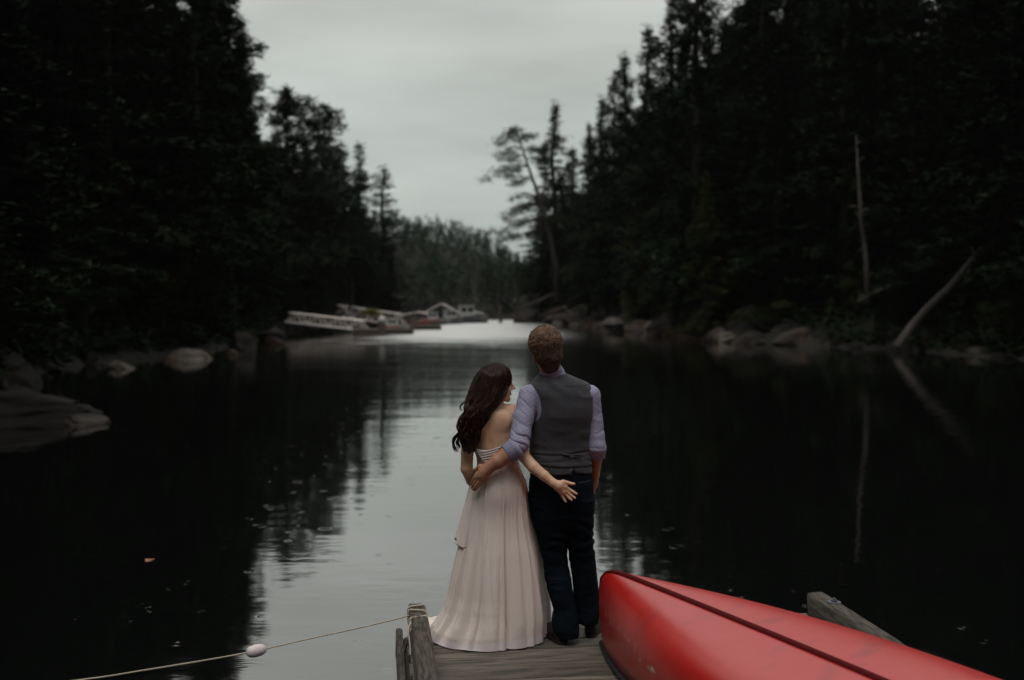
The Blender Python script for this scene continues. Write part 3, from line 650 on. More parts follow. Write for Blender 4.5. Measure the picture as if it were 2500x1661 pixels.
# ------------------------------------------------------------------ far docks, gangways, boats
def gangway(a, b, h, w, nb, label):
    """truss gangway from a (shore) to b (float): bottom chord points, h side height, w walkway width across the view"""
    a, b = np.array(a, float), np.array(b, float); r_ = root('gangway', a, label, 'gangway')
    up = np.array([0, 0, h]); side = np.array([.12, w, 0])
    fl = MB(); fl.add([a, b, b + side, a + side, a + [0, 0, .08], b + [0, 0, .08], b + side + [0, 0, .08], a + side + [0, 0, .08]], [(0, 1, 2, 3), (4, 7, 6, 5), (0, 4, 5, 1), (1, 5, 6, 2), (2, 6, 7, 3), (3, 7, 4, 0)]); fl.build('walkway', M['dockwood'], r_)
    for o in (np.zeros(3), side):
        q = (b - a) / nb
        mb = MB(); mb.bar(a + o + up + q * .4, b + o + up - q * .4, .085, 6); mb.bar(a + o, b + o, .085, 6); mb.build('side_rail', M['alu'], r_)
        for i in range(nb):
            s0 = a + o + q * i; s1 = a + o + q * (i + 1)
            mb = MB(); mb.bar(s0 if i % 2 == 0 else s0 + up, s1 + up if i % 2 == 0 else s1, .06, 5); mb.build('brace', M['alu'], r_)
            if i: mb = MB(); mb.bar(s0, s0 + up, .05, 5); mb.build('brace', M['alu'], r_)
for k, (px, py, d, dx, dy) in enumerate(((1330, 765, 135, 60, -22), (1420, 775, 118, -45, -25), (1540, 782, 100, 70, -8), (1780, 800, 78, 60, -30), (1850, 806, 72, -50, -12), (2030, 800, 66, 80, -40), (2290, 822, 56, 70, -10))):
    log('driftwood', [at(px, py, d), at(px + dx * .5, py + dy * .5 + 3, d), at(px + dx, py + dy, d + .8)], [.1, .13, .05], 'bark_dead', ('grey drift log on the rocks below the leaning pine', 'short slanting drift log right of the point', 'level drift log on the pale smooth rock face', 'drift pole propped on the long rusty ledge', 'crossed drift pole on the long rusty ledge', 'rising drift pole left of the leaning bleached trunk', 'low drift pole at the foot of the leaning bleached trunk')[k], 'log', 2, 20 + k)
gangway(at(695, 786, 90), at(896, 809, 90), .85, 1.3, 8, 'nearer grey truss gangway sloping from the left shore to its float')
gangway(at(815, 772, 120), at(988, 797, 118), 1.35, 1.4, 8, 'farther and taller truss gangway behind the first one')

def float_dock(x0, x1, y, w, label, h=.42, n=None):
    r_ = root('floating_dock', ((x0 + x1) / 2, y, 0), label, 'dock'); L = x1 - x0
    mb = MB(); mb.box(((x0 + x1) / 2, y + w / 2, h / 2 - .05), (L, w, h - .06)); mb.build('float_tank', M['wall_dark'], r_)
    n = n or max(4, int(L / .45)); me = None
    for i in range(n):
        if me is None: b = MB(); b.box((0, 0, 0), (L / n - .03, w + .1, .06)); me = make_mesh('plank', np.concatenate(b.v), b.f, M['dockwood'], False)
        o = obj('plank', me); o.parent = r_; o.location = (x0 + (i + .5) * L / n - (x0 + x1) / 2, w / 2, h - .02 + random.uniform(-.01, .01))
    mb = MB(); mb.box(((x0 + x1) / 2, y - .03, h + .04), (L, .12, .12)); mb.build('bull_rail', M['dockwood'], r_)
float_dock(-13.9, -8.75, 87, 1.9, 'low wooden float in front of all the far docks')
float_dock(-13.2, -7.5, 104, 2.2, 'wooden float under the foot of the far gangway', n=14)
float_dock(-14.0, -9.0, 134, 2.6, 'long float in front of the open boat shed', n=12)

def piling(p, h, r, label, ball=0, ballm='white_paint'):
    r_ = root('piling', p, label, 'piling'); mb = MB(); mb.tube([(p[0], p[1], -1.5), (p[0], p[1], h)], [r, r * .9], 10); mb.build('post', M['wall_dark'], r_)
    if ball:
        th = np.linspace(-math.pi / 2, math.pi / 2, 10); mb = MB(); mb.tube([(p[0], p[1], h + ball * .75 + ball * math.sin(a)) for a in th], [max(.01, ball * math.cos(a)) for a in th], 14); mb.build('cap', M[ballm], r_, True)
piling((at(932, 800, 87)[0], 87, 0), .95, .30, 'short brown piling topped by a white ball on the front float', ball=.36)
piling((at(1222, 800, 150)[0], 150, 0), 2.7, .28, 'pale lone piling near the far shore, right of the grey boat')
piling((at(1010, 800, 120)[0], 120, 0), 1.7, .15, 'thin brown piling at the end of the far gangway')

def boat(p, L, W, H, hullm, label, cabin=None, stripe=None, rz=0, name='motor_boat', cat='boat', canopy=False):
    r_ = root(name, p, label, cat, rz=rz); v = []; f = []
    st = np.linspace(0, 1, 11); prof = 7
    for s in st:
        hw = W / 2 * (1 - max(0, (s - .45) / .55) ** 2.2) + .02; sh = H * (1 + .35 * s * s)
        for k in range(prof):
            a = k / (prof - 1) * math.pi; v.append(((s - .5) * L, -math.cos(a) * hw * (1 if k in (0, prof - 1) else .92), sh * (1 - math.sin(a) ** .7) - .1))
    for i in range(10):
        for k in range(prof - 1): f.append((i * prof + k, (i + 1) * prof + k, (i + 1) * prof + k + 1, i * prof + k + 1))
    f.append(tuple(range(prof))); 
    Mr = np.array([[math.cos(rz), -math.sin(rz), 0], [math.sin(rz), math.cos(rz), 0], [0, 0, 1]]); P0 = np.array(p, float)
    T = lambda a: np.asarray(a, float) @ Mr.T + P0
    mb = MB(); mb.add(T(v), f); mb.build('hull', M[hullm], r_, True)
    mb = MB(); mb.add(T([(x, y, z) for x, y, z in [(-L * .48, -W * .42, H * .7), (L * .2, -W * .42, H * .7), (L * .42, 0, H * .75), (L * .2, W * .42, H * .7), (-L * .48, W * .42, H * .7)]]), [(0, 1, 2, 3, 4)]); mb.build('deck', M['grey_paint'], r_)
    if stripe: 
        for sd in (-1, 1): mb = MB(); mb.box(T((-L * .12, sd * (W / 2 + .012), H * .75)), (L * .62, .03, H * .22), Mr); mb.build('stripe', M[stripe], r_)
    mb = MB(); mb.box(T((-L * .53, 0, H * .95)), (.35, .4, .55), Mr, ch=.06); mb.box(T((-L * .54, 0, H * .3)), (.14, .14, H * 1.2), Mr); mb.build('outboard_motor', M['black_trim'], r_)
    if cabin:
        cl, ch = cabin; mb = MB(); x0 = -L * .05
        mb.add(T([(x0 - cl / 2, -W * .36, H * .7), (x0 + cl / 2, -W * .36, H * .7), (x0 + cl / 2, W * .36, H * .7), (x0 - cl / 2, W * .36, H * .7),
                  (x0 - cl / 2, -W * .31, H + ch), (x0 + cl * .34, -W * .31, H + ch), (x0 + cl * .34, W * .31, H + ch), (x0 - cl / 2, W * .31, H + ch)]),
               [(0, 3, 2, 1), (4, 5, 6, 7), (0, 1, 5, 4), (1, 2, 6, 5), (2, 3, 7, 6), (3, 0, 4, 7)]); mb.build('cabin', M['white_paint'], r_)
        for sd in (-1, 1):
            for q in (-.22, .16):
                mb = MB(); mb.box(T((x0 + cl * q, sd * (W * .335 + .02), H + ch * .58)), (cl * .28, .03, ch * .42), Mr); mb.build('window', M['glass'], r_)
        mb = MB(); mb.box(T((x0 - cl * .06, 0, H + ch + .04)), (cl * 1.0, W * .7, .08), Mr, ch=.02); mb.build('cabin_roof', M['white_paint'], r_)
boat(at(963, 800, 97) * [1, 1, 0], 2.9, 1.5, .62, 'white_paint', 'small white skiff with a red stripe moored behind the white-topped piling', stripe='red_paint', cabin=(1.0, .55))
boat(at(1062, 790, 138) * [1, 1, 0], 4.4, 1.8, .8, 'white_paint', 'white runabout with an orange-red stripe below the boat shed', stripe='red_paint', cabin=(1.5, .8))
boat(at(1102, 790, 141) * [1, 1, 0], 3.4, 1.7, .9, 'white_paint', 'small white cabin boat right of the red-striped runabout', cabin=(1.8, 1.0), rz=.4)
boat(at(1146, 788, 150) * [1, 1, 0], 5.6, 2.2, 1.1, 'grey_paint', 'larger grey work boat farthest right among the moored boats', cabin=(2.6, 1.5), rz=.1)
boat(at(1024, 790, 128) * [1, 1, 0], 2.6, 1.2, .5, 'red_paint', 'little orange dinghy tied left of the white runabout', rz=.2, name='rowing_dinghy')

def shed(x, y, w, d, hw, hr, label, open_front=True, name='boat_shed'):
    r_ = root(name, (x, y, 0), label, 'shed')
    for sx in (-1, 1):
        mb = MB(); mb.box((x + sx * w / 2, y + d / 2, hw / 2), (.12, d, hw)); mb.build('wall', M['wall_dark'], r_)
    mb = MB(); mb.box((x, y + d, hw / 2), (w, .12, hw)); mb.build('wall', M['wall_dark'], r_)
    if not open_front: mb = MB(); mb.box((x, y, hw / 2), (w - .2, .1, hw - .02)); mb.build('wall', M['dockwood'], r_)
    for sx in (-1, 1):
        mb = MB(); e = w / 2 + .35
        mb.add([(x, y - .5, hw + hr), (x + sx * e, y - .5, hw - .1), (x + sx * e, y + d + .3, hw - .1), (x, y + d + .3, hw + hr), (x, y - .5, hw + hr + .1), (x + sx * e, y - .5, hw), (x + sx * e, y + d + .3, hw), (x, y + d + .3, hw + hr + .1)],
               [(0, 1, 2, 3), (4, 7, 6, 5), (0, 4, 5, 1), (1, 5, 6, 2), (2, 6, 7, 3), (3, 7, 4, 0)]); mb.build('roof', M['roof'], r_)
        mb = MB(); mb.bar((x, y - .55, hw + hr + .02), (x + sx * e, y - .55, hw - .05), .13, 5); mb.build('barge_board', M['alu'], r_)
        mb = MB(); mb.bar((x + sx * w / 2, y - .1, -.8), (x + sx * w / 2, y - .1, hw), .13, 6); mb.build('post', M['dockwood'], r_)
    mb = MB(); mb.box((x, y + d / 2, .28), (w + .6, d + 1, .4)); mb.build('float_tank', M['dockwood'], r_)
shed(at(1078, 780, 150)[0], 150, 4.6, 6, 1.5, 1.35, 'open-fronted boat shed with a low gable roof on the far water')
shed(at(1022, 780, 142)[0], 142, 4.4, 4, 1.15, .5, 'long low grey shed left of the gabled boat shed', False, 'dock_shed')
shed(at(1140, 780, 158)[0], 158, 4.6, 4, 1.3, .7, 'pale low shed behind the grey work boat', False, 'dock_shed')

# ------------------------------------------------------------------ the dock under the couple
DECKZ = .45
YAW = math.atan(.134)
dv = np.array([-math.sin(YAW), math.cos(YAW), 0]); du = np.array([math.cos(YAW), math.sin(YAW), 0]); O = np.array([-.595, 6.18, 0])
def dk(u, v, z): return O + du * u + dv * v + np.array([0, 0, z])
Mdk = np.stack([du, dv, [0, 0, 1]], 1)
dock = root('wooden_dock', dk(1.2, -3, 0), 'weathered plank dock the couple stand on, with timber rails along its sides', 'dock')
nplank = 50; pw = .129
for i in range(nplank):
    v0 = -.20 - (i + .5) * (pw + .0175); mb = MB()
    # each board cupped, chamfered, with its own small twist
    L = 2.50; nseg = 6; prof = [(-pw / 2, -.019), (-pw / 2, .010), (-pw / 2 + .008, .0185), (0, .0165), (pw / 2 - .008, .0185), (pw / 2, .010), (pw / 2, -.019)]
    tw = random.gauss(0, .006); V = []; dz = random.gauss(0, .002)
    uoff = random.uniform(-.012, .012)
    for k in range(nseg + 1):
        u = -.06 + uoff + L * k / nseg; wz = random.gauss(0, .0008)
        for a, b in prof: V.append(dk(u, v0 + a, DECKZ - .0195 + b + wz + dz + tw * (a / pw)))
    m_ = len(prof); F = [(k * m_ + j, k * m_ + (j + 1) % m_, (k + 1) * m_ + (j + 1) % m_, (k + 1) * m_ + j) for k in range(nseg) for j in range(m_)]
    F += [tuple(range(m_ - 1, -1, -1)), tuple(range(nseg * m_, (nseg + 1) * m_))]
    me = make_mesh('plank', V, F, None, False); me.materials.append(M['deck'])
    o = obj('plank', me, dock)
def beam(u, v0, v1, z0, z1, w, name, m='timber', ch=.012, segs=9, wob=.0022):
    """timber along the dock, softly uneven"""
    h = z1 - z0; prof = [(-w / 2, z0 + ch), (-w / 2, z1 - ch), (-w / 2 + ch * .35, z1 - ch * .35), (-w / 2 + ch, z1), (0, z1 + .001), (w / 2 - ch, z1), (w / 2 - ch * .35, z1 - ch * .35), (w / 2, z1 - ch), (w / 2, z0 + ch), (w / 2 - ch, z0), (-w / 2 + ch, z0)]
    V = []; m_ = len(prof)
    vs = np.concatenate([[v0, v0 + .012], np.linspace(v0 + .06, v1 - .06, segs), [v1 - .012, v1]])
    for k, v in enumerate(vs):
        end = k in (0, len(vs) - 1)
        for a, z in prof:
            q = .86 if end else 1; zz = (z0 + z1) / 2 + (z - (z0 + z1) / 2) * (.88 if end else 1)
            V.append(dk(u + a * q + random.gauss(0, wob * .6), v, zz + random.gauss(0, wob * .5)))
    n_ = len(vs); F = [(k * m_ + j, k * m_ + (j + 1) % m_, (k + 1) * m_ + (j + 1) % m_, (k + 1) * m_ + j) for k in range(n_ - 1) for j in range(m_)]
    F += [tuple(range(m_ - 1, -1, -1)), tuple(range((n_ - 1) * m_, n_ * m_))]
    return obj(name, make_mesh(name, V, F, M[m], True), dock)
RT = DECKZ + .092
beam(0.0, -7.0, 0.0, DECKZ + .003, RT, .094, 'lower_rail')['label'] = 'lower left timber whose end carries the rope'
beam(0.0, -6.5, -.55, RT + .002, RT + .090, .096, 'upper_rail', segs=16)['label'] = 'upper left timber stacked on the lower one'
beam(2.43, -3.1, -.38, DECKZ + .003, DECKZ + .18, .105, 'upper_rail', ch=.014, segs=14, wob=.004)['label'] = 'thick right timber behind the canoe'
beam(-.105, -7.0, -.03, .22, .405, .042, 'fascia_board')
beam(-.066, -7.0, -.21, .18, DECKZ - .045, .036, 'rim_joist', 'joist')  # joist in the gap beside the rail, shade painted in
beam(2.52, -7.0, -.24, .2, .40, .045, 'fascia_board')
for u in (.12, 1.2, 2.3): beam(u, -7.0, -.23, .20, DECKZ - .04, .09, 'stringer', 'timber')
for (u, v, z, r_) in ((0.002, -.30, RT + .003, .017), (2.44, -.62, DECKZ + .183, .026)):
    mb = MB(); c = dk(u, v, z); mb.tube([c, c + [0, 0, .004], c + [0, 0, .0045]], [r_ * 1.5, r_ * 1.5, r_ * .9], 16); mb.tube([c + [0, 0, .004], c + [0, 0, .016]], [r_ * .75, r_ * .7], 6); mb.tube([c + [0, 0, .014], c + [0, 0, .026]], [r_ * .38, r_ * .3], 10); mb.build('bolt', M['galv'], dock)
for (u, v) in ((.45, -3.0), (2.0, -3.0), (.45, -6.4), (2.0, -6.4)):
    mb = MB(); mb.tube([dk(u, v, -2.2), dk(u, v, .2)], .13, 12); mb.build('piling', M['bark'], dock)

# rope with float
def rope_pts(P, n=60):
    P = np.array(P, float); t = np.linspace(0, len(P) - 1, n); out = []
    for s in t:
        i = min(int(s), len(P) - 2); f = s - i; p0, p1, p2, p3 = P[max(i - 1, 0)], P[i], P[i + 1], P[min(i + 2, len(P) - 1)]
        out.append(.5 * ((2 * p1) + (-p0 + p2) * f + (2 * p0 - 5 * p1 + 4 * p2 - p3) * f * f + (-p0 + 3 * p1 - 3 * p2 + p3) * f ** 3))
    return np.array(out)
rope = root('mooring_rope', dk(-.05, -.4, RT), 'thin pale rope wound round the dock rail end and running left over the water', 'rope')
r0 = at(992, 1505, 5.98)
line = rope_pts([at(1000, 1503, 6.0), r0, at(960, 1513.5, 5.96), at(860, 1537, 5.86), at(740, 1563, 5.72), at(648, 1584.5, 5.6), at(603, 1594, 5.54), at(520, 1609, 5.42), at(350, 1637, 5.18), at(190, 1661, 4.95), at(-300, 1715, 4.3), at(-900, 1740, 3.6)], 90)
mb = MB(); mb.tube(line, .0042, 7); mb.build('line', M['rope'], rope, True)
for k, (v, tl, rr) in enumerate(((-.10, .03, .0062), (-.16, -.035, .0062), (-.33, .04, .0062), (-.385, -.02, .0062), (-.43, .02, .0062), (-.47, -.03, .0066), (-.52, .01, .0066))):
    hw = .052; z1 = RT + .006; z0 = DECKZ + .02; pts = [dk(-hw, v, z0), dk(-hw - .002, v, z1 - .02), dk(-hw + .008, v, z1 + .001), dk(-.02, v + tl * .3, z1 + .003), dk(.02, v + tl * .6, z1 + .003), dk(hw - .008, v + tl, z1 + .001), dk(hw + .002, v + tl, z1 - .02), dk(hw, v + tl, z0)]
    mb = MB(); mb.tube(rope_pts(pts, 30), rr, 7); mb.build('winding', M['rope'], rope, True)
mb = MB(); mb.tube(rope_pts([dk(-.03, -.40, RT + .012), dk(.0, -.445, RT + .022), dk(.03, -.42, RT + .012), dk(-.01, -.40, RT + .020), dk(-.035, -.455, RT + .014)], 30), .0075, 7); mb.build('knot', M['rope'], rope, True)
mb = MB(); mb.tube(rope_pts([dk(-.05, -.46, RT + .004), dk(-.062, -.50, RT - .03), dk(-.075, -.47, .44), dk(-.085, -.40, .37)], 24), .0048, 6); mb.build('loose_end', M['rope'], rope, True)
mb = MB(); mb.tube(rope_pts([dk(-.045, -.42, RT + .012), dk(-.065, -.53, RT + .01), dk(-.058, -.60, DECKZ + .05), dk(-.056, -.66, DECKZ + .0)], 24), .0055, 6); mb.build('loose_end', M['rope'], rope, True)
fa, fb = at(649, 1584, 5.6), at(602, 1594.5, 5.54); th = np.linspace(-1, 1, 22); fc = (fa + fb) / 2; fd = (fa - fb) / 2
mb = MB(); mb.tube([fc + fd * s for s in np.sin(th * math.pi / 2)], [max(.006, .0345 * math.cos(s * math.pi / 2) ** .62) for s in th], 24)
fl = mb.build('rope_float', M['float'], None, True); tag(fl, 'small pale egg-shaped float threaded on the rope over the water', 'float')
piling((-3.9, 3.45, 0), 1.15, .1, 'slim mooring piling holding the outer end of the rope')

# ------------------------------------------------------------------ canoe
def canoe():
    bow = np.array([.525, 5.73, DECKZ]); ax = np.array([.455, -.890, 0]); ax /= np.linalg.norm(ax); sd = np.array([-ax[1], ax[0], 0]); L = 4.9   # sd: viewer's right
    ang = math.atan2(ax[1], ax[0])
    r_ = root('red_canoe', bow + ax * L / 2, 'red canoe lying upside down on the dock beside the man', 'canoe', rz=ang)
    mid = bow + ax * L / 2; ns, nt = 110, 41
    ss = -np.cos(np.linspace(0, math.pi, ns)) * .9999
    def prof(s):
        a = abs(s); b = .475 * max(0, 1 - a ** 2.35) ** .92 + .006 * (a < 1)
        zk = (.500 - .03 * s * s) * max(0, 1 - a ** 38) ** .5; zg = .15 * (1 - a ** 2.0) ; zg = min(zg, zk)
        return b, zk, zg
    V = []
    for s in ss:
        b, zk, zg = prof(s); a = abs(s); e = .58 + .6 * a ** 8
        for k in range(nt):
            th = math.pi * k / (nt - 1); c = math.cos(th); q = abs(c) ** e * (1 if c > 0 else -1); w = math.sin(th) ** (.40 + .38 * a ** 3)
            V.append((L / 2 * s, -b * q, zg + (zk - zg) * w))
    V = np.array(V); idx_ = np.arange(ns * nt).reshape(ns, nt); F = np.stack([idx_[:-1, :-1], idx_[1:, :-1], idx_[1:, 1:], idx_[:-1, 1:]], -1).reshape(-1, 4)
    def place(nm, me):
        o = bpy.data.objects.new(nm, me); COL.objects.link(o); o.parent = r_; return o
    r_.location = tuple(mid); r_.rotation_euler = (R(8), 0, ang)      # leans: its far side is propped towards the right-hand rail
    me = make_mesh('hull', V, F, M['canoe']); h = place('hull', me); so = h.modifiers.new('thickness', 'SOLIDIFY'); so.thickness = .006; so.offset = -1
    # keel strip along the bottom centreline
    pts = []
    for s in np.linspace(-.992, .992, 80):
        b, zk, zg = prof(s); pts.append((L / 2 * s, 0, zk + .002))
    mb = MB(); w = .019; Vk = []
    for p in pts: Vk += [(p[0], -w, p[2] - .004), (p[0], -w * .75, p[2] + .007), (p[0], w * .75, p[2] + .007), (p[0], w, p[2] - .004)]
    Fk = [(i * 4 + j, (i + 1) * 4 + j, (i + 1) * 4 + j + 1, i * 4 + j + 1) for i in range(79) for j in range(3)]
    place('keel_strip', make_mesh('keel_strip', Vk, Fk, M['canoe_keel']))
    for sgn in (-1, 1):
        P = []
        for s in np.linspace(-.995, .995, 70): b, zk, zg = prof(s); P.append((L / 2 * s, sgn * (b + .006), zg + .008))
        mb = MB(); mb.tube(P, .013, 8); place('gunwale', make_mesh('gunwale', np.concatenate(mb.v), mb.f, M['black_trim']))
    for s in (-.95, .95):
        b, zk, zg = prof(s); e = L / 2 * s; q = L / 2 * (s - .12 * (1 if s > 0 else -1)); b2 = prof(q / (L / 2))[0]; z2 = prof(q / (L / 2))[2]
        place('deck_plate', make_mesh('deck_plate', [(e, -b, zg + .012), (e, b, zg + .012), (q, b2, z2 + .012), (q, -b2, z2 + .012), (e, -b, zg + .02), (e, b, zg + .02), (q, b2, z2 + .02), (q, -b2, z2 + .02)], [(0, 1, 2, 3), (4, 7, 6, 5), (0, 4, 5, 1), (1, 5, 6, 2), (2, 6, 7, 3), (3, 7, 4, 0)], M['black_trim'], False))
    b, zk, zg = prof(0); mb = MB(); mb.box((0, 0, zg + .02), (.05, 2 * b, .02)); place('thwart', make_mesh('thwart', np.concatenate(mb.v), mb.f, M['dockwood'], False))
canoe()

leafp = at(365, 1368, 9.2); rs_ = np.random.default_rng(3)
a = np.linspace(0, 2 * math.pi, 14)[:-1]; v = [(0, 0, .012)] + [(.045 * math.cos(t) * (1 + .25 * math.cos(3 * t)), .03 * math.sin(t), .006 + .008 * math.cos(2 * t)) for t in a]
lf = obj('fallen_leaf', make_mesh('fallen_leaf', v, [(0, i + 1, (i + 1) % 13 + 1) for i in range(13)], M['leaf_orange'])); lf.location = (leafp[0], 2.38 * FPX / 618, .0); tag(lf, 'single orange leaf floating on the dark water', 'leaf')
lf.location.x = (365 - 1250) / FPX * lf.location.y

# ------------------------------------------------------------------ bodies: smooth implicit surfaces turned into one continuous mesh each
def smin(a, b, k):
    h = np.clip(.5 + .5 * (b - a) / k, 0, 1); return b + (a - b) * h - k * h * (1 - h)
class Body:
    def __init__(s, lo, hi, h):
        s.lo = np.array(lo, float); s.h = h; s.n = np.ceil((np.array(hi) - s.lo) / h).astype(int) + 1
        s.ax = [s.lo[i] + np.arange(s.n[i]) * h for i in range(3)]; s.F = np.full(s.n, .5, np.float32)
    def _sub(s, lo, hi):
        a = np.clip(np.floor((np.array(lo) - s.lo) / s.h).astype(int), 0, s.n); b = np.clip(np.ceil((np.array(hi) - s.lo) / s.h).astype(int) + 1, 0, s.n)
        sl = tuple(slice(a[i], b[i]) for i in range(3)); g = np.meshgrid(*[s.ax[i][sl[i]] for i in range(3)], indexing='ij'); return sl, g
    def put(s, fn, lo, hi, k=.01, mode='add'):
        m = max(k * 2, .03); sl, g = s._sub(np.array(lo) - m, np.array(hi) + m)
        if g[0].size == 0: return s
        d = fn(*g).astype(np.float32)
        if mode == 'add': s.F[sl] = smin(s.F[sl], d, k)
        elif mode == 'cut': s.F[sl] = -smin(-s.F[sl], d, k)          # remove the inside of d
        elif mode == 'keep': s.F[sl] = -smin(-s.F[sl], -d, k)
        return s
    def limb(s, a, b, ra, rb, k=.012, mode='add'):
        a = np.asarray(a, float); b = np.asarray(b, float); ba = b - a; L = ba @ ba + 1e-12
        def fn(x, y, z):
            t = np.clip(((x - a[0]) * ba[0] + (y - a[1]) * ba[1] + (z - a[2]) * ba[2]) / L, 0, 1)
            return np.sqrt((x - a[0] - t * ba[0]) ** 2 + (y - a[1] - t * ba[1]) ** 2 + (z - a[2] - t * ba[2]) ** 2) - (ra + (rb - ra) * t)
        r = max(ra, rb); return s.put(fn, np.minimum(a, b) - r, np.maximum(a, b) + r, k, mode)
    def chain(s, P, rad, k=.012, mode='add'):
        for i in range(len(P) - 1): s.limb(P[i], P[i + 1], rad[i], rad[i + 1], k, mode)
        return s
    def ell(s, c, r, Rm=None, k=.012, mode='add'):
        c = np.asarray(c, float); r = np.asarray(r, float); Rm = np.eye(3) if Rm is None else Rm
        def fn(x, y, z):
            q = [(x - c[0]) * Rm[0, i] + (y - c[1]) * Rm[1, i] + (z - c[2]) * Rm[2, i] for i in range(3)]
            k0 = np.sqrt(sum((q[i] / r[i]) ** 2 for i in range(3))); k1 = np.sqrt(sum((q[i] / r[i] ** 2) ** 2 for i in range(3))) + 1e-9
            return k0 * (k0 - 1) / k1
        m = r.max(); return s.put(fn, c - m, c + m, k, mode)
    def loft(s, rows, grow=0, k=.012, p=2.3, mode='add', ztop=None, zbot=None):
        """rows: (z, cx, cy, hx, hy) from any height order"""
        A = np.array(sorted(rows)); z0, z1 = A[0, 0] if zbot is None else zbot, A[-1, 0] if ztop is None else ztop
        def fn(x, y, z):
            zz = z[0, 0, :]; cx, cy, hx, hy = [np.interp(zz, A[:, 0], A[:, j]) for j in (1, 2, 3, 4)]; hx = hx + grow; hy = hy + grow
            q = (np.abs((x - cx) / hx) ** p + np.abs((y - cy) / hy) ** p) ** (1 / p); d = (q - 1) * np.minimum(hx, hy)
            return np.maximum(d, np.maximum(z - z1, z0 - z))
        cx = A[:, 1]; return s.put(fn, [(A[:, 1] - A[:, 3]).min() - grow, (A[:, 2] - A[:, 4]).min() - grow, z0], [(A[:, 1] + A[:, 3]).max() + grow, (A[:, 2] + A[:, 4]).max() + grow, z1], k, mode)
    def warp(s, fn):
        g = np.meshgrid(*s.ax, indexing='ij', sparse=True); s.F += fn(*g).astype(np.float32); return s
    def surf(s):
        F = s.F; S = F < 0; n = np.array(F.shape); idx = {}
        c = [S[i:n[0] - 1 + i, j:n[1] - 1 + j, k:n[2] - 1 + k] for i in (0, 1) for j in (0, 1) for k in (0, 1)]
        allin = np.logical_and.reduce(c); anyin = np.logical_or.reduce(c); act = anyin & ~allin
        I = np.argwhere(act); ids = np.full(act.shape, -1, np.int64); ids[act] = np.arange(len(I))
        acc = np.zeros((len(I), 3)); cnt = np.zeros(len(I))
        corner = [(i, j, k) for i in (0, 1) for j in (0, 1) for k in (0, 1)]
        for a in corner:
            for axi in range(3):
                if a[axi]: continue
                b = list(a); b[axi] = 1
                fa = F[I[:, 0] + a[0], I[:, 1] + a[1], I[:, 2] + a[2]]; fb = F[I[:, 0] + b[0], I[:, 1] + b[1], I[:, 2] + b[2]]
                m = (fa < 0) != (fb < 0); t = np.where(m, fa / (fa - fb + 1e-12), 0)
                p = np.array(a, float)[None] + 0 * acc; p[:, axi] += t; acc[m] += p[m]; cnt[m] += 1
        V = s.lo + (I + acc / cnt[:, None]) * s.h; Q = []
        for axi in range(3):
            o1, o2 = [(1, 2), (2, 0), (0, 1)][axi]
            sl0 = [slice(None)] * 3; sl1 = [slice(None)] * 3; sl0[axi] = slice(0, n[axi] - 1); sl1[axi] = slice(1, n[axi])
            A, B = S[tuple(sl0)], S[tuple(sl1)]; E = np.argwhere(A != B)
            E = E[(E[:, o1] > 0) & (E[:, o2] > 0) & (E[:, o1] < n[o1] - 1) & (E[:, o2] < n[o2] - 1)]
            ins = A[E[:, 0], E[:, 1], E[:, 2]]
            def cid(d1, d2): q = E.copy(); q[:, o1] -= d1; q[:, o2] -= d2; return ids[q[:, 0], q[:, 1], q[:, 2]]
            q = np.stack([cid(1, 1), cid(0, 1), cid(0, 0), cid(1, 0)], -1); q[~ins] = q[~ins][:, ::-1]; Q.append(q)
        Q = np.concatenate(Q)
        # relax the surface a little
        e = np.concatenate([Q[:, [0, 1]], Q[:, [1, 2]], Q[:, [2, 3]], Q[:, [3, 0]]]); 
        for lam in (.5, -.52, .5, -.52):
            sm = np.zeros_like(V); ct = np.zeros(len(V))
            for j in range(3): sm[:, j] = np.bincount(e[:, 0], V[e[:, 1], j], len(V)) + np.bincount(e[:, 1], V[e[:, 0], j], len(V))
            ct = np.bincount(e[:, 0], minlength=len(V)) + np.bincount(e[:, 1], minlength=len(V)); V = V + lam * (sm / np.maximum(ct, 1)[:, None] - V)
        return V, Q
def normals(V, Q):
    n = np.cross(V[Q[:, 2]] - V[Q[:, 0]], V[Q[:, 3]] - V[Q[:, 1]]); N = np.zeros_like(V)
    for j in range(4):
        for a in range(3): N[:, a] += np.bincount(Q[:, j], n[:, a], len(V))
    return N / (np.linalg.norm(N, axis=1)[:, None] + 1e-12)
def finish(B, name, m, parent, disp=None):
    V, Q = B.surf()
    if disp is not None: V = V + normals(V, Q) * disp(V)[:, None]
    o = bpy.data.objects.new(name, make_mesh(name, V, Q, M[m])); COL.objects.link(o)
    if parent is not None: o.parent = parent; o.matrix_parent_inverse = Matrix.Translation(-parent.location)
    return o
def hang(mb, name, m, parent, smooth=True):
    o = mb.build(name, M[m], None, smooth); o.parent = parent; o.matrix_parent_inverse = Matrix.Translation(-parent.location); return o

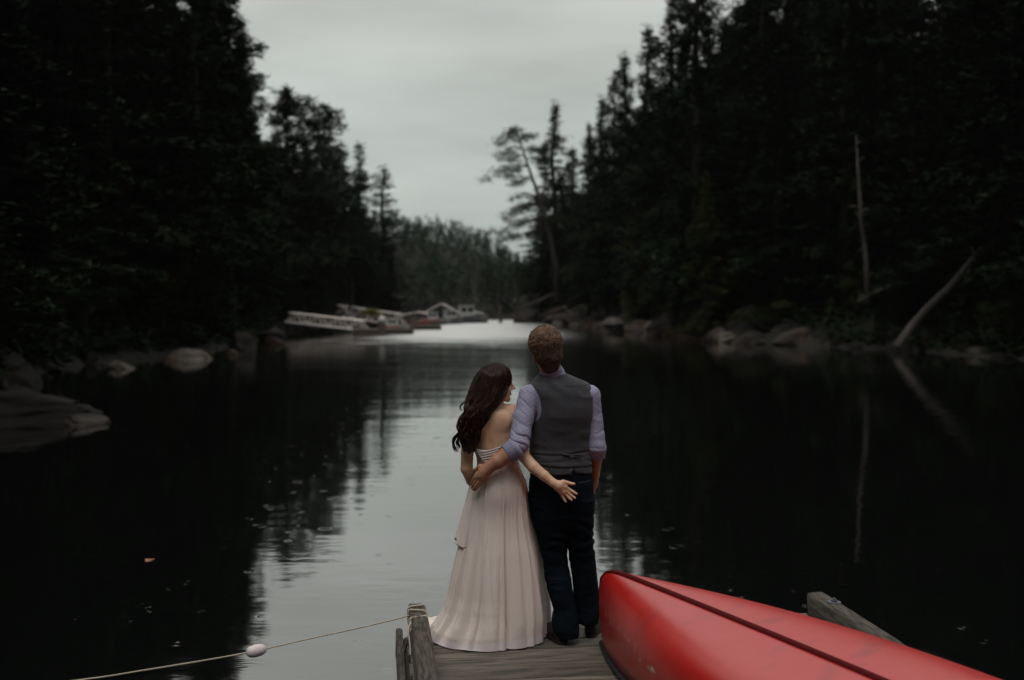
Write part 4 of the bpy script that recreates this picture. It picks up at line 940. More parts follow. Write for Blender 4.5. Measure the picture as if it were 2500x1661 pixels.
def head_frame(c, yaw, tilt, nod, scale):
    """yaw: facing direction from +Y towards +X; tilt: lean to the viewer's right"""
    Rm = Matrix.Rotation(tilt, 3, 'Y') @ Matrix.Rotation(-yaw, 3, 'Z') @ Matrix.Rotation(nod, 3, 'X'); Rm = np.array(Rm)
    return (lambda p: np.asarray(c) + Rm @ (np.asarray(p, float) * scale)), Rm
def build_head(B, c, yaw, tilt, nod=0, s=1.0, female=False):
    T, Rm = head_frame(c, yaw, tilt, nod, s); E = lambda p, r, k=.012, mode='add': B.ell(T(p), np.array(r) * s, Rm, k, mode)
    E((0, -.012, .03), (.073, .094, .086)); E((0, .03, -.03), (.057, .064, .083), .03)
    for q in (-1, 1): B.limb(T((q * .052, .0, -.055)), T((q * .022, .066, -.098)), .016 * s, .014 * s, .02)
    E((0, .072, -.100), (.020, .016, .016) if female else (.024, .018, .018), .014)
    for q in (-1, 1): E((q * .036, .058, -.032), (.022, .022, .022), .018)
    E((0, .082, .020), (.046, .014, .010), .014)
    for q in (-1, 1): E((q * .031, .096, .002), (.015, .012, .009), .010, 'cut')
    B.limb(T((0, .088, .012)), T((0, .115 if female else .116, -.031)), .0075 * s, .0100 * s, .008)
    for q in (-1, 1): E((q * .010, .101, -.034), (.008, .010, .007), .005)
    E((0, .0875, -.060), (.020, .0090, .0055), .004); E((0, .0860, -.0705), (.017, .0090, .0060), .004); E((0, .096, -.0650), (.020, .006, .0014), .002, 'cut')
    for q in (-1, 1):
        E((q * .079, -.004, -.012), (.010, .021, .032), .006); E((q * .088, -.008, .008), (.006, .016, .011), .004); E((q * .083, -.002, -.038), (.007, .010, .012), .004)
        E((q * .088, .003, -.002), (.006, .010, .016), .004, 'cut')
    return T, Rm
def eyes(T, s, parent):
    for q in (-1, 1):
        for nm, m_, r_, off in (('eye', 'eye', .0118, 0), ('iris', 'iris', .0062, .0066)):
            mb = MB(); c = T((q * .031, .0765 + off, .001)); th = np.linspace(-math.pi / 2, math.pi / 2, 9)
            mb.tube([c + np.array([0, 0, r_ * s * math.sin(a)]) for a in th], [max(.0004, r_ * s * math.cos(a)) for a in th], 12); hang(mb, nm, m_, parent)

# ================================================================== the man
DM = 5.80
man = root('person', (at(1395, 1560, DM)[0], DM, DECKZ), 'man from behind in grey waistcoat, rolled gingham sleeves and dark jeans, arm round woman', 'person')
def row1(y, l, r, hd, cy=DM): a, b = c1(l, y, DM), c1(r, y, DM); return (a[2], (a[0] + b[0]) / 2, cy, (b[0] - a[0]) / 2, hd)
def row2(y, l, r, hd, cy=DM): a, b = c2(l, y, DM), c2(r, y, DM); return (a[2], (a[0] + b[0]) / 2, cy, (b[0] - a[0]) / 2, hd)
TORSO = [row1(475, 850, 1065, .055, 5.80), row1(500, 838, 1125, .062, 5.80), row1(530, 800, 1195, .078), row1(560, 762, 1262, .094), row1(600, 738, 1302, .106), row1(660, 735, 1318, .118), row1(740, 760, 1322, .124),
         row1(830, 778, 1308, .127), row1(950, 768, 1290, .122, 5.805), row1(1050, 764, 1284, .116, 5.81), row1(1130, 768, 1286, .113, 5.81), row1(1230, 772, 1290, .115), row1(1330, 764, 1297, .121)]
HIPS = [row1(1270, 775, 1288, .108), row1(1330, 765, 1300, .117), row2(0, 1016, 1527, .125), row2(100, 1012, 1530, .130), row2(200, 1022, 1527, .124), row2(300, 1050, 1520, .100), row2(360, 1090, 1500, .070), row2(420, 1150, 1470, .02)]
LL = [row2(120, 1015, 1290, .104, 5.80), row2(250, 1034, 1300, .098, 5.80), row2(400, 1075, 1309, .090, 5.80), row2(520, 1106, 1313, .082, 5.81), row2(640, 1131, 1325, .074, 5.81), row2(750, 1141, 1349, .074, 5.79), row2(880, 1178, 1366, .072, 5.77), row2(990, 1210, 1388, .072, 5.76), row2(1060, 1190, 1402, .080, 5.755), row2(1135, 1200, 1408, .090, 5.75), row2(1185, 1230, 1405, .092, 5.75)]
RL = [row2(120, 1290, 1529, .104, 5.80), row2(250, 1300, 1526, .095, 5.80), row2(400, 1316, 1527, .090, 5.82), row2(520, 1327, 1534, .082, 5.84), row2(640, 1342, 1550, .074, 5.85), row2(750, 1360, 1562, .074, 5.85), row2(880, 1373, 1577, .072, 5.85), row2(990, 1386, 1589, .072, 5.85), row2(1045, 1392, 1592, .080, 5.85), row2(1085, 1396, 1578, .088, 5.85), row2(1125, 1405, 1570, .09, 5.855)]
def shrink(rows, q): return [(a, b, c, d - q, e - q) for a, b, c, d, e in rows]

# arms: joints
SL, EL, WL = c1(742, 668, 5.775), c1(662, 1105, 5.645), c1(372, 1312, 5.628)
SR, ER, WR = c1(1288, 660, 5.80), c1(1340, 1080, 5.78), c1(1322, 1350, 5.86)
B = Body((c1(180, 0, 5.8)[0], 5.50, .43), (c1(1460, 0, 5.8)[0], 6.05, c1(0, 40, 5.8)[2]), .0034)
hc = c1(904, 280, 5.79)
T_m, R_m = build_head(B, hc, R(-10), R(-9), R(-4), 1.0)
B.limb(T_m((0, -.022, -.05)), c1(958, 500, 5.80), .060, .064, .02)
B.loft(shrink(TORSO, .022), k=.02); B.loft(shrink(HIPS[:5], .022), k=.02); B.loft(shrink(LL, .024), k=.015, zbot=.56); B.loft(shrink(RL, .024), k=.015, zbot=.56)
B.chain([SL, c1(700, 880, 5.71), EL, c1(575, 1168, 5.628), c1(480, 1236, 5.622), WL], [.052, .048, .042, .0475, .042, .031], .01)
B.chain([SR, c1(1318, 880, 5.80), ER, c1(1336, 1190, 5.80), WR, c1(1300, 1440, 5.90)], [.05, .047, .040, .040, .030, .036], .01)
# left hand laid on the woman's hip
B.limb(c3(520, 505, 5.628), c3(420, 590, 5.630), .030, .030, .012); B.limb(c3(430, 540, 5.628), c3(350, 620, 5.634), .026, .022, .012); B.limb(c3(470, 620, 5.632), c3(410, 690, 5.634), .024, .020, .012)
hand = [([(330, 572), (282, 640), (242, 708), (216, 772)], [5.636, 5.640, 5.658, 5.680]), ([(352, 620), (308, 692), (262, 762), (226, 820)], [5.631, 5.633, 5.645, 5.665]),
        ([(388, 662), (344, 732), (296, 800), (250, 852)], [5.629, 5.630, 5.640, 5.657]), ([(430, 700), (390, 758), (340, 818), (288, 866)], [5.631, 5.632, 5.639, 5.652])]
for pts, dd in hand: B.chain([c3(*p, d - .004) for p, d in zip(pts, dd)], [.0096, .0084, .0076, .0064], .0012)
B.chain([c3(470, 440, 5.630), c3(390, 440, 5.640), c3(320, 480, 5.655), c3(272, 522, 5.675)], [.016, .0145, .0115, .009], .005)
B.chain([c1(1298, 1440, 5.91), c1(1280, 1500, 5.93), c1(1262, 1560, 5.935)], [.032, .030, .018], .01)
for q, L_ in ((-.018, .055), (-.006, .062), (.006, .06), (.018, .05)): B.limb(c1(1268, 1540, 5.935) + [q, 0, 0], c1(1255, 1545, 5.94) + [q, .004, -L_], .009, .0075, .004)
for ft, yy, ln in ((c2(1285, 1200, 5.80), 5.72, .25), (c2(1495, 1160, 5.88), 5.82, .25)): B.limb((ft[0], yy + .045, .56), (ft[0] + .0, yy + .045, .50), .026, .024, .015); B.limb((ft[0], yy + .05, .49), (ft[0] + .0, yy + .15, .482), .022, .018, .01)
body_m = finish(B, 'body', 'skin_m', man)
eyes(T_m, 1.0, man)
# ring
mb = MB(); ce = c3(322, 758, 5.637); u_ = (c3(345, 725, 5.633) - c3(298, 795, 5.643)); u_ /= np.linalg.norm(u_); a_ = np.cross(u_, [0, 1, 0]); a_ /= np.linalg.norm(a_); b_ = np.cross(u_, a_)
mb.tube([ce + .0122 * (math.cos(t) * a_ + math.sin(t) * b_) for t in np.linspace(0, 2 * math.pi, 22)], .0013, 6); hang(mb, 'ring', 'gold', man)

def folds(V, seed, amp, f1=(9, 9, 26), dirn=None):
    n = pnoise(V * np.array(f1) + pnoise(V * 7, seed + 1)[:, None] * 1.3, seed); return amp * (1 - np.abs(n) * 2.2) * np.clip(.35 + pnoise(V * 5 + 3, seed + 2), 0, 1)
# shirt
B = Body((c1(480, 0, 5.8)[0], 5.52, c1(0, 1345, 5.8)[2]), (c1(1450, 0, 5.8)[0], 6.0, c1(0, 395, 5.75)[2]), .0045)
B.loft(shrink(TORSO, .008), k=.015)
B.chain([SL + [.008, 0, .002], c1(704, 850, 5.72), c1(680, 1000, 5.672), c1(665, 1085, 5.648), c1(598, 1152, 5.632)], [.0635, .0595, .057, .058, .052], .015)
B.chain([SR, c1(1312, 860, 5.80), c1(1333, 1010, 5.79), c1(1342, 1100, 5.78), c1(1338, 1185, 5.795)], [.059, .0525, .051, .050, .046], .015)
B.limb(c1(958, 480, 5.80), T_m((0, -.024, -.075)), .068, .064, .012)
ndir = (T_m((0, -.022, -.09)) - c1(958, 500, 5.80)); ndir /= np.linalg.norm(ndir)
top = T_m((0, -.025, -.112))
def above(x, y, z): return -((x - top[0]) * (ndir[0] + .0) + (y - top[1]) * (ndir[1] + .25) + (z - top[2]) * ndir[2])
B.put(above, top - .12, top + .15, .002, 'cut')
cd = c1(520, 1205, 5.62) - c1(640, 1122, 5.64); cd /= np.linalg.norm(cd); ce = c1(560, 1176, 5.63)
B.put(lambda x, y, z: -((x - ce[0]) * cd[0] + (y - ce[1]) * cd[1] + (z - ce[2]) * cd[2]), ce - .09, ce + .09, .002, 'cut')
zc = c1(1340, 1195, 5.79)[2]; B.put(lambda x, y, z: -(zc - z) + 0 * x, (SR[0] - .02, 5.65, zc - .12), (SR[0] + .12, 5.92, zc + .0), .002, 'cut')
def sh_disp(V):
    armL = np.clip((c1(800, 0, 5.7)[0] - V[:, 0]) / .05, 0, 1); low = np.clip((c1(0, 860, 5.7)[2] - V[:, 2]) / .1, 0, 1); armR = .45 * np.clip((V[:, 0] - c1(1300, 0, 5.8)[0]) / .03, 0, 1); arm = np.maximum(armL, armR)
    diag = V[:, 2] * 1.0 + np.where(armR > 0, -.25, .75) * V[:, 0]
    def crease(f, sd, wd): return np.exp(-(np.sin(diag * f + 3.0 * pnoise(V * 7, sd)) / wd) ** 2) * np.clip(pnoise(V * 8, sd + 1) * 1.8 + .5, 0, 1)
    w = crease(26, 3, .30) + .7 * crease(43, 5, .35) + .5 * crease(70, 7, .4); sw = pnoise(V * [13, 13, 20], 9)
    return arm * (-(.0038 + .0042 * low) * w + .0035 * sw) + folds(V, 11, .002)
finish(B, 'shirt', 'shirt', man, sh_disp)
# rolled cuffs
def cuff(a, b, ra, rb, nm='cuff'):
    mb = MB(); a, b = np.array(a), np.array(b); ts = [0, .04, .3, .34, .62, .66, .96, 1]; rr = [.90, 1, 1.03, .985, 1.02, .98, 1.01, .9]
    mb.tube([a + (b - a) * t for t in ts], [(ra + (rb - ra) * t) * q for t, q in zip(ts, rr)], 40, False); V = np.concatenate(mb.v); V += normals(V, np.array(mb.f)) * folds(V, 21, .003, (20, 20, 20))[:, None]; mb.v = [V]
    o = hang(mb, nm, 'shirt', man); so = o.modifiers.new('t', 'SOLIDIFY'); so.thickness = .004
cuff(c1(652, 1112, 5.645), c1(560, 1176, 5.630), .060, .0545)
cuff(c1(1343, 1098, 5.782), c1(1338, 1198, 5.797), .0545, .0495)
# collar band
mb = MB(); cc = c1(955, 478, 5.80); P = []
for i in range(49):
    a = -math.pi / 2 + 2 * math.pi * i / 48
    for j, (zz, rr) in enumerate(((-.030, .082), (-.008, .0765), (.022, .0700), (.026, .0672), (.020, .0648))):
        P.append(cc + [math.cos(a) * rr * 1.0 + ndir[0] * zz, math.sin(a) * rr * .95 + .01, zz + .016 * math.sin(a) * -1 + .012 * math.cos(a)])
mb.add(P, [(i * 5 + j, (i + 1) * 5 + j, (i + 1) * 5 + j + 1, i * 5 + j + 1) for i in range(48) for j in range(4)]); hang(mb, 'collar', 'shirt', man)
# waistcoat
B = Body((c1(690, 0, 5.8)[0], 5.60, c1(0, 1345, 5.8)[2]), (c1(1370, 0, 5.8)[0], 6.0, c1(0, 430, 5.75)[2]), .0042)
B.loft(TORSO, grow=.004, k=.01)
def capxz(a, b, r):
    a = np.array([a[0], a[2]]); b = np.array([b[0], b[2]]); ba = b - a; L = ba @ ba
    def fn(x, y, z): t = np.clip(((x - a[0]) * ba[0] + (z - a[1]) * ba[1]) / L, 0, 1); return np.sqrt((x - a[0] - t * ba[0]) ** 2 + (z - a[1] - t * ba[1]) ** 2) - r + 0 * y
    return fn
for a, b, r_ in ((c1(706, 690, DM), c1(716, 765, DM), .096), (c1(1432, 720, DM), c1(1432, 850, DM), .083)):
    B.put(capxz(a, b, r_), (min(a[0], b[0]) - r_, 5.55, b[2] - r_), (max(a[0], b[0]) + r_, 6.05, a[2] + r_), .003, 'cut')
ncx = c1(965, 455, DM); B.put(lambda x, y, z: np.sqrt(((x - ncx[0]) / .092) ** 2 + ((y - 5.83) / .115) ** 2 + ((z - ncx[2] - .012) / .050) ** 2) * .05 - .05, ncx - .14, ncx + .14, .003, 'cut')
hz = c1(0, 1318, DM)[2]; B.put(lambda x, y, z: z - hz + 0 * x + .006 * np.sin(x * 30), (c1(690, 0, 5.8)[0], 5.55, hz - .06), (c1(1370, 0, 5.8)[0], 6.05, hz), .003, 'cut')
nt = c1(1130, 1318, DM); B.put(lambda x, y, z: (np.abs(x - nt[0]) * 1.3 + (z - nt[2]) - .030) * .6 + 0 * y, nt - [.04, .2, .03], nt + [.04, 0, .06], .003, 'cut')
def vest_disp(V):
    d = folds(V, 31, .006, (5, 6, 16)) + .005 * pnoise(V * [6, 6, 9], 33); zl = c1(0, 1150, DM)[2]; z2 = c1(0, 1268, DM)[2]; back = V[:, 1] < 5.80
    up = np.clip((V[:, 2] - c1(0, 800, DM)[2]) / .2, 0, 1); d += up * .003 * np.sin(V[:, 0] * 22 + V[:, 2] * 60 + 3 * pnoise(V * 6, 8))
    lx = c1(1130, 0, DM)[0]
    for zz, sl, am in ((zl, .05, .004), (z2, -.04, .0045), (c1(0, 1195, DM)[2], .12, .0022)): q = V[:, 2] - zz - sl * (V[:, 0] - lx) - .004 * np.sin(V[:, 0] * 18); d -= np.where(back, am * np.exp(-(q / .0055) ** 2), 0); d += np.where(back, am * .8 * np.exp(-((q - .014) / .011) ** 2), 0)
    d -= np.where(back, .0016 * np.exp(-((V[:, 0] - c1(1035, 0, DM)[0]) / .003) ** 2), 0)
    return d
finish(B, 'waistcoat', 'vest', man, vest_disp)
mb = MB()
for sgn in (-1, 1): mb.tube([c1(1130 + sgn * 85, 1178 + 4 * sgn, 5.688), c1(1130 + sgn * 40, 1180, 5.684), c1(1130 + sgn * 12, 1182, 5.682)], [.006, .007, .005], 6)
hang(mb, 'back_strap', 'vest', man)
# jeans
B = Body((c2(960, 0, 5.8)[0], 5.6, .46), (c2(1620, 0, 5.8)[0], 6.02, c1(0, 1285, 5.8)[2]), .0048)
B.loft(HIPS, k=.02); B.loft(LL, k=.02); B.loft(RL, k=.02)
gz = c2(1305, 60, DM)
B.limb((gz[0], 5.655, gz[2] + .04), (gz[0] + .004, 5.68, gz[2] - .12), .003, .006, .03, 'cut')
def jean_disp(V):
    kz = np.exp(-((V[:, 2] - 1.02) / .12) ** 2) + .8 * np.exp(-((V[:, 2] - .58) / .12) ** 2) + .35; w = np.sin(V[:, 2] * 85 + V[:, 0] * 25 + 3.2 * pnoise(V * 8, 41)) * np.clip(.2 + pnoise(V * 7, 42) * 1.3, 0, 1)
    return .0052 * kz * w + folds(V, 43, .004)
finish(B, 'jeans', 'denim', man, jean_disp)
for sgn, x0, x1 in ((0, 1060, 1100), (1, 1180, 1290)):
    mb = MB(); mb.tube([c1(x0 + (x1 - x0) * t, 1425 + 4 * math.sin(t * 3) - 28 * t, 5.672 + .03 * t * t) for t in np.linspace(0, 1, 6)], .0016, 5); hang(mb, 'pocket_seam', 'thread', man)
mb = MB(); p_ = c1(1118, 1330, 5.676); mb.box(p_, (.012, .006, .040)); hang(mb, 'belt_loop', 'thread', man)
# shoes
def shoe(x, yh, yaw, parent, L=.29):
    B = Body((x - .10, yh - .03, .44), (x + .12, yh + L + .05, .60), .0045); c, s_ = math.cos(yaw), math.sin(yaw)
    q = lambda a, b, z: np.array([x + a * c + b * s_, yh - a * s_ + b * c, z])
    B.limb(q(0, .045, .488), q(0, .10, .49), .037, .038, .02); B.limb(q(0, .045, .53), q(0, .07, .545), .036, .038, .02); B.limb(q(.003, .12, .486), q(.006, .235, .480), .040, .034, .02); B.limb(q(0, .07, .52), q(.004, .17, .50), .034, .030, .02)
    B.put(lambda X, Y, Z: -(.4635 - Z) * -1 * -1 + 0 * X if False else (Z - .4635) * 1.0 + 0 * X, (x - .1, yh - .05, .40), (x + .12, yh + L + .05, .4635), .002, 'cut')
    o = finish(B, 'shoe', 'shoe', parent, lambda V: folds(V, 51, .0025, (20, 20, 30)))
    mb = MB(); out = []
    for t in np.linspace(0, 2 * math.pi, 33)[:-1]:
        yy = .5 - .5 * math.cos(t); w = (.036 + .010 * math.sin(yy * math.pi) + .006 * yy) * (1 if True else 1); out.append((math.copysign(abs(math.sin(t)) ** .55, math.sin(t)) * w + .004 * yy, yy * .278 + .003))
    V = [q(a, b, z) for z in (.4525, .468) for a, b in out]; n_ = len(out); mb.add(V, [(i, (i + 1) % n_, n_ + (i + 1) % n_, n_ + i) for i in range(n_)] + [tuple(range(n_ - 1, -1, -1)), tuple(range(n_, 2 * n_))]); s2 = mb.build('sole', M['sole'], None, False); s2.parent = o; s2.matrix_parent_inverse = o.matrix_parent_inverse if False else Matrix.Identity(4)
    s2.matrix_parent_inverse = (Matrix.Translation(parent.location) @ o.matrix_parent_inverse).inverted()
shoe(c2(1300, 0, 5.72)[0], 5.685, R(-22), man); shoe(c2(1500, 0, 5.8)[0], 5.80, R(12), man)
# man's hair: close cap plus many short curls
B = Body(hc - .16, hc + .18, .004)
Eh = lambda p, r, k=.012, mode='add': B.ell(T_m(p), r, R_m, k, mode)
Eh((0, -.020, .044), (.083, .100, .092)); Eh((0, -.045, -.025), (.074, .070, .080), .02); Eh((0, -.052, -.088), (.052, .040, .048), .02)
Eh((0, .13, -.05), (.12, .13, .11), .01, 'cut')
for q in (-1, 1): Eh((q * .094, .002, -.026), (.032, .030, .046), .005, 'cut')
hV, hQ = B.surf(); hN = normals(hV, hQ); hV2 = hV + hN * (.004 * np.abs(fbm(hV * 45, 2, 61)) - .006)[:, None]
o = bpy.data.objects.new('hair', make_mesh('hair', hV2, hQ, M['hair_md'])); COL.objects.link(o); o.parent = man; o.matrix_parent_inverse = Matrix.Translation(-man.location)
def curls(n, seed, z0, z1, size=1.0):
    rs = np.random.default_rng(seed); mb_v, mb_f, off = [], [], 0
    loc = (hV - np.array(T_m((0, 0, 0)))) @ R_m
    wgt = np.clip((loc[:, 2] + .02 * pnoise(loc * 60) - z0) / (z1 - z0), .0, 1) ** 1.3 * (hN[:, 1] < .9); pick = rs.choice(len(hV), n, p=wgt / wgt.sum())
    for i in pick:
        nrm = hN[i]; p = hV[i] - nrm * .004; lz = loc[i, 2]; up = np.clip((lz + .06) / .13, .05, 1)
        a = np.cross(nrm, rs.normal(0, 1, 3)); a /= np.linalg.norm(a) + 1e-9; b = np.cross(nrm, a); down = np.array([0, 0, -1.]) - nrm * (-nrm[2]); 
        m = 9; t = np.linspace(0, 1, m); R_ = size * (.0065 + .005 * rs.random()) * (.3 + up * 1.1); turns = rs.uniform(.5, 1.25); ph = rs.uniform(0, 6.28); L = .012 + .018 * rs.random()
        P = p + nrm * (np.sin(t * 2.4) * .014 * up * rs.uniform(.5, 1.3) + .002)[:, None] + a * (t * L)[:, None] + (a * (np.cos(ph + t * turns * 6.28) - math.cos(ph))[:, None] + b * (np.sin(ph + t * turns * 6.28) - math.sin(ph))[:, None]) * R_ + down * (t * .012 * (1.2 - up))[:, None]
        r = .0025 * (1 - .6 * t) * rs.uniform(.6, 1.6); T = np.gradient(P, axis=0); T /= np.linalg.norm(T, axis=1)[:, None] + 1e-9; s1 = np.cross(T, nrm); s1 /= np.linalg.norm(s1, axis=1)[:, None] + 1e-9; s2 = np.cross(T, s1)
        V = np.stack([P + s1 * r[:, None], P + (-.5 * s1 + .87 * s2) * r[:, None], P + (-.5 * s1 - .87 * s2) * r[:, None]], 1).reshape(-1, 3)
        k = np.arange(m - 1)[:, None] * 3 + np.arange(3)[None]; k2 = np.arange(m - 1)[:, None] * 3 + (np.arange(3)[None] + 1) % 3
        mb_f.append(np.stack([k, k2, k2 + 3, k + 3], -1).reshape(-1, 4) + off); mb_v.append(V); off += len(V)
    return np.concatenate(mb_v), np.concatenate(mb_f)
for n_, sd_, z0_, z1_, sz_, m_ in ((2600, 5, -.11, -.04, .7, 'hair_mm'), (2600, 6, -.03, .10, 1.0, 'hair_m'), (900, 8, -.09, .06, .8, 'hair_m')):
    v, f = curls(n_, sd_, z0_, z1_, sz_); o2 = bpy.data.objects.new('curls', make_mesh('curls', v, f, M[m_])); COL.objects.link(o2); o2.parent = o

# ================================================================== the woman
DW = 5.78
woman = root('person', (at(1185, 1560, DW)[0], DW, DECKZ), 'woman with long dark wavy hair in a pale open-backed gown, looking up towards the man', 'person')
def roww(y, l, r, hd, cy=DW): a, b = c1(l, y, DW), c1(r, y, DW); return (a[2], (a[0] + b[0]) / 2, cy, (b[0] - a[0]) / 2, hd)
WT = [roww(728, 410, 520, .045), roww(745, 345, 575, .056), roww(768, 275, 640, .066), roww(800, 235, 660, .076), roww(850, 228, 668, .086), roww(950, 245, 655, .094), roww(1050, 268, 648, .092), roww(1130, 285, 640, .090),
      roww(1200, 306, 646, .085), roww(1262, 312, 662, .085), roww(1330, 285, 695, .098), roww(1430, 250, 728, .115), roww(1500, 235, 742, .118), roww(1600, 245, 735, .105)]
B = Body((c1(110, 0, 5.8)[0], 5.5, .46), (c1(1220, 0, 5.7)[0], 6.06, c1(0, 360, 5.8)[2]), .0040)
whc = c1(472, 562, 5.80); T_w, R_w = build_head(B, whc, R(72), R(3), R(4), .93, True)
B.limb(T_w((0, -.02, -.05)), c1(440, 765, 5.79), .046, .052, .02)
B.loft(WT, k=.02, p=2.15)
for xx in (400, 600): B.chain([c1(xx - 60 + 40, 1560, 5.78), c2(560 + xx * .35, 620, 5.78), (c2(560 + xx * .35, 0, 5.78)[0], 5.79, .50)], [.078, .052, .036], .02)
# back modelling: spine groove, shoulder blades
B.chain([c1(392, 840, 5.668), c1(398, 960, 5.662), c1(412, 1080, 5.666), c1(420, 1150, 5.672)], [.012, .016, .017, .014], .020, 'cut')
B.chain([c1(556, 850, 5.690), c1(552, 930, 5.686), c1(572, 1010, 5.690)], [.003, .005, .004], .012, 'cut')
B.ell(c1(505, 885, 5.710), (.060, .030, .062), None, .02); B.ell(c1(300, 900, 5.712), (.055, .028, .060), None, .02)
# arms
B.chain([c1(596, 800, 5.775), c1(640, 920, 5.745), c1(690, 1090, 5.70), c1(708, 1190, 5.672), c1(790, 1285, 5.648), c1(885, 1360, 5.632), c3(1700, 735, 5.622)], [.044, .040, .036, .0335, .0335, .029, .0235], .008)
B.chain([c1(262, 812, 5.785), c1(226, 960, 5.775), c1(216, 1150, 5.765), c1(212, 1300, 5.760), c1(250, 1400, 5.83), c1(300, 1480, 5.93)], [.043, .038, .0365, .035, .030, .023], .008)
B.limb(c1(300, 1480, 5.93), c1(350, 1500, 5.965), .026, .022, .01)
for q in range(4): B.chain([c1(350, 1492 + q * 14, 5.965), c1(385, 1500 + q * 13, 5.97), c1(420, 1512 + q * 11, 5.955)], [.009, .0082, .007], .004)
B.limb(c1(330, 1480, 5.96), c1(365, 1462, 5.955), .010, .007, .005)
# right hand spread on the back of his jeans
B.limb(c3(1700, 735, 5.622), c3(1800, 790, 5.622), .024, .0255, .008); B.limb(c3(1800, 770, 5.624), c3(1900, 800, 5.628), .024, .018, .010); B.limb(c3(1790, 810, 5.624), c3(1880, 885, 5.628), .024, .017, .010); B.limb(c3(1820, 760, 5.622), c3(1880, 720, 5.625), .019, .0145, .010)
B.limb(c3(1800, 840, 5.626), c3(1845, 905, 5.63), .018, .014, .01)
for pts, rr in (([(1880, 712), (1955, 728), (2020, 745), (2078, 752)], (.0125, .0105, .0088, .0076)), ([(1930, 810), (1990, 852), (2060, 892), (2122, 932)], (.0115, .0092, .0080, .0066)),
                ([(1915, 855), (1970, 910), (2035, 965), (2092, 1005)], (.0115, .0092, .0080, .0066)), ([(1880, 885), (1925, 940), (1980, 1000), (2034, 1040)], (.011, .0088, .0077, .0064)), ([(1840, 900), (1862, 965), (1895, 1025), (1926, 1072)], (.0105, .0080, .0070, .0058))):
    B.chain([c3(*p, 5.628 + .0035 * math.sin(i * 1.4)) for i, p in enumerate(pts)], rr, .003)
finish(B, 'body', 'skin_w', woman)
eyes(T_w, .93, woman)
mb = MB(); 
for zz, rr in ((-.060, .0042), (-.0705, .0050)): mb.tube([T_w((q, .0925 - abs(q) * .35, zz)) for q in np.linspace(-.017, .017, 7)], [.001, rr * .7, rr, rr, rr, rr * .7, .001], 8)
hang(mb, 'lips', 'lip', woman)

# bodice with an open laced V
B = Body((c1(215, 0, 5.78)[0], 5.62, c1(0, 1300, 5.78)[2]), (c1(740, 0, 5.78)[0], 5.94, c1(0, 1020, 5.78)[2]), .0040)
B.loft(WT, grow=.0065, k=.005, p=2.15, ztop=c1(0, 1030, 5.78)[2], zbot=c1(0, 1285, 5.78)[2])
tz = c1(0, 1128, DW)[2]
B.put(lambda x, y, z: -(z - tz - np.clip((y - 5.70) * .9, 0, .08) - .20 * np.clip(x - c1(500, 0, 5.7)[0], 0, .2)) * 1.0 * -1 * -1, (c1(215, 0, 5.78)[0], 5.6, tz - .03), (c1(740, 0, 5.78)[0], 5.96, tz + .16), .002, 'cut') if False else B.put(lambda x, y, z: (tz + np.clip((y - 5.70) * .9, 0, .08) + .20 * np.clip(x - c1(500, 0, 5.7)[0], 0, .2)) - z, (c1(215, 0, 5.78)[0], 5.6, tz - .03), (c1(740, 0, 5.78)[0], 5.96, tz + .16), .002, 'cut')
V0, V1, V2 = c1(286, 1128, 5.69), c1(508, 1104, 5.69), c1(398, 1275, 5.69)
def vee(x, y, z):
    zz = z - V2[2]; xl = V2[0] + (V0[0] - V2[0]) * zz / (V0[2] - V2[2]) + .008; xr = V2[0] + (V1[0] - V2[0]) * zz / (V1[2] - V2[2]); return np.maximum(np.maximum(xl - x, x - xr), y - 5.74)
B.put(vee, (V0[0], 5.6, V2[2]), (V1[0], 5.74, V0[2] + .04), .002, 'cut')
finish(B, 'bodice', 'dress', woman, lambda V: folds(V, 71, .0025, (30, 30, 12)))
mb = MB()
for a_, b_ in ((V0, V2), (V1, V2)): mb.tube([a_ + (b_ - a_) * t + np.array([0, -.006 - .008 * math.sin(t * 3), 0]) for t in np.linspace(0, .93, 9)], .0042, 8)
hang(mb, 'placket', 'satin', woman)
for i in range(6):
    t0, t1 = .04 + i * .135, .04 + i * .135 + .15
    for k, (a_, b_) in enumerate(((V0, V1), (V1, V0))):
        pa = a_ + (V2 - a_) * t0; pb = b_ + (V2 - b_) * min(t1, .95); dpt = -.010 - .004 * k
        mb = MB(); mb.tube([pa + (pb - pa) * q + np.array([0, dpt - .003 * math.sin(q * math.pi), -.004 * math.sin(q * math.pi)]) for q in np.linspace(0, 1, 8)], .0042, 8); hang(mb, 'lace', 'satin', woman)

# skirt: gathered at the waist, train spreading to the left
def flo(x, y):
    py = 1180 + y / 3.2593; D = (CAMZ - DECKZ - .012) * FPX / (py - 750); return at(980 + x / 3.2593, py, D)[:2]
near = [flo(*p) for p in ((222, 1150), (240, 1210), (300, 1272), (400, 1300), (520, 1316), (650, 1326), (800, 1316), (930, 1300), (1055, 1276), (1110, 1232), (1160, 1180), (1182, 1135))]
hem = np.array(near + [np.array(p) for p in ((.235, 6.03), (.12, 6.06), (0, 6.07), (-.12, 6.06), (-.25, 6.05), (-.36, 6.04), (-.44, 6.03))])
Hc = np.array([-.12, 5.84]); wc = c1(488, 1262, DW); zw, zf = wc[2], DECKZ + .006
nA, nT = 520, 130; ph = np.linspace(0, 2 * math.pi, nA, endpoint=False)
ha = np.arctan2(hem[:, 1] - Hc[1], hem[:, 0] - Hc[0]) % (2 * math.pi); o_ = np.argsort(ha); hr = np.linalg.norm(hem - Hc, axis=1)[o_]; ha = ha[o_]
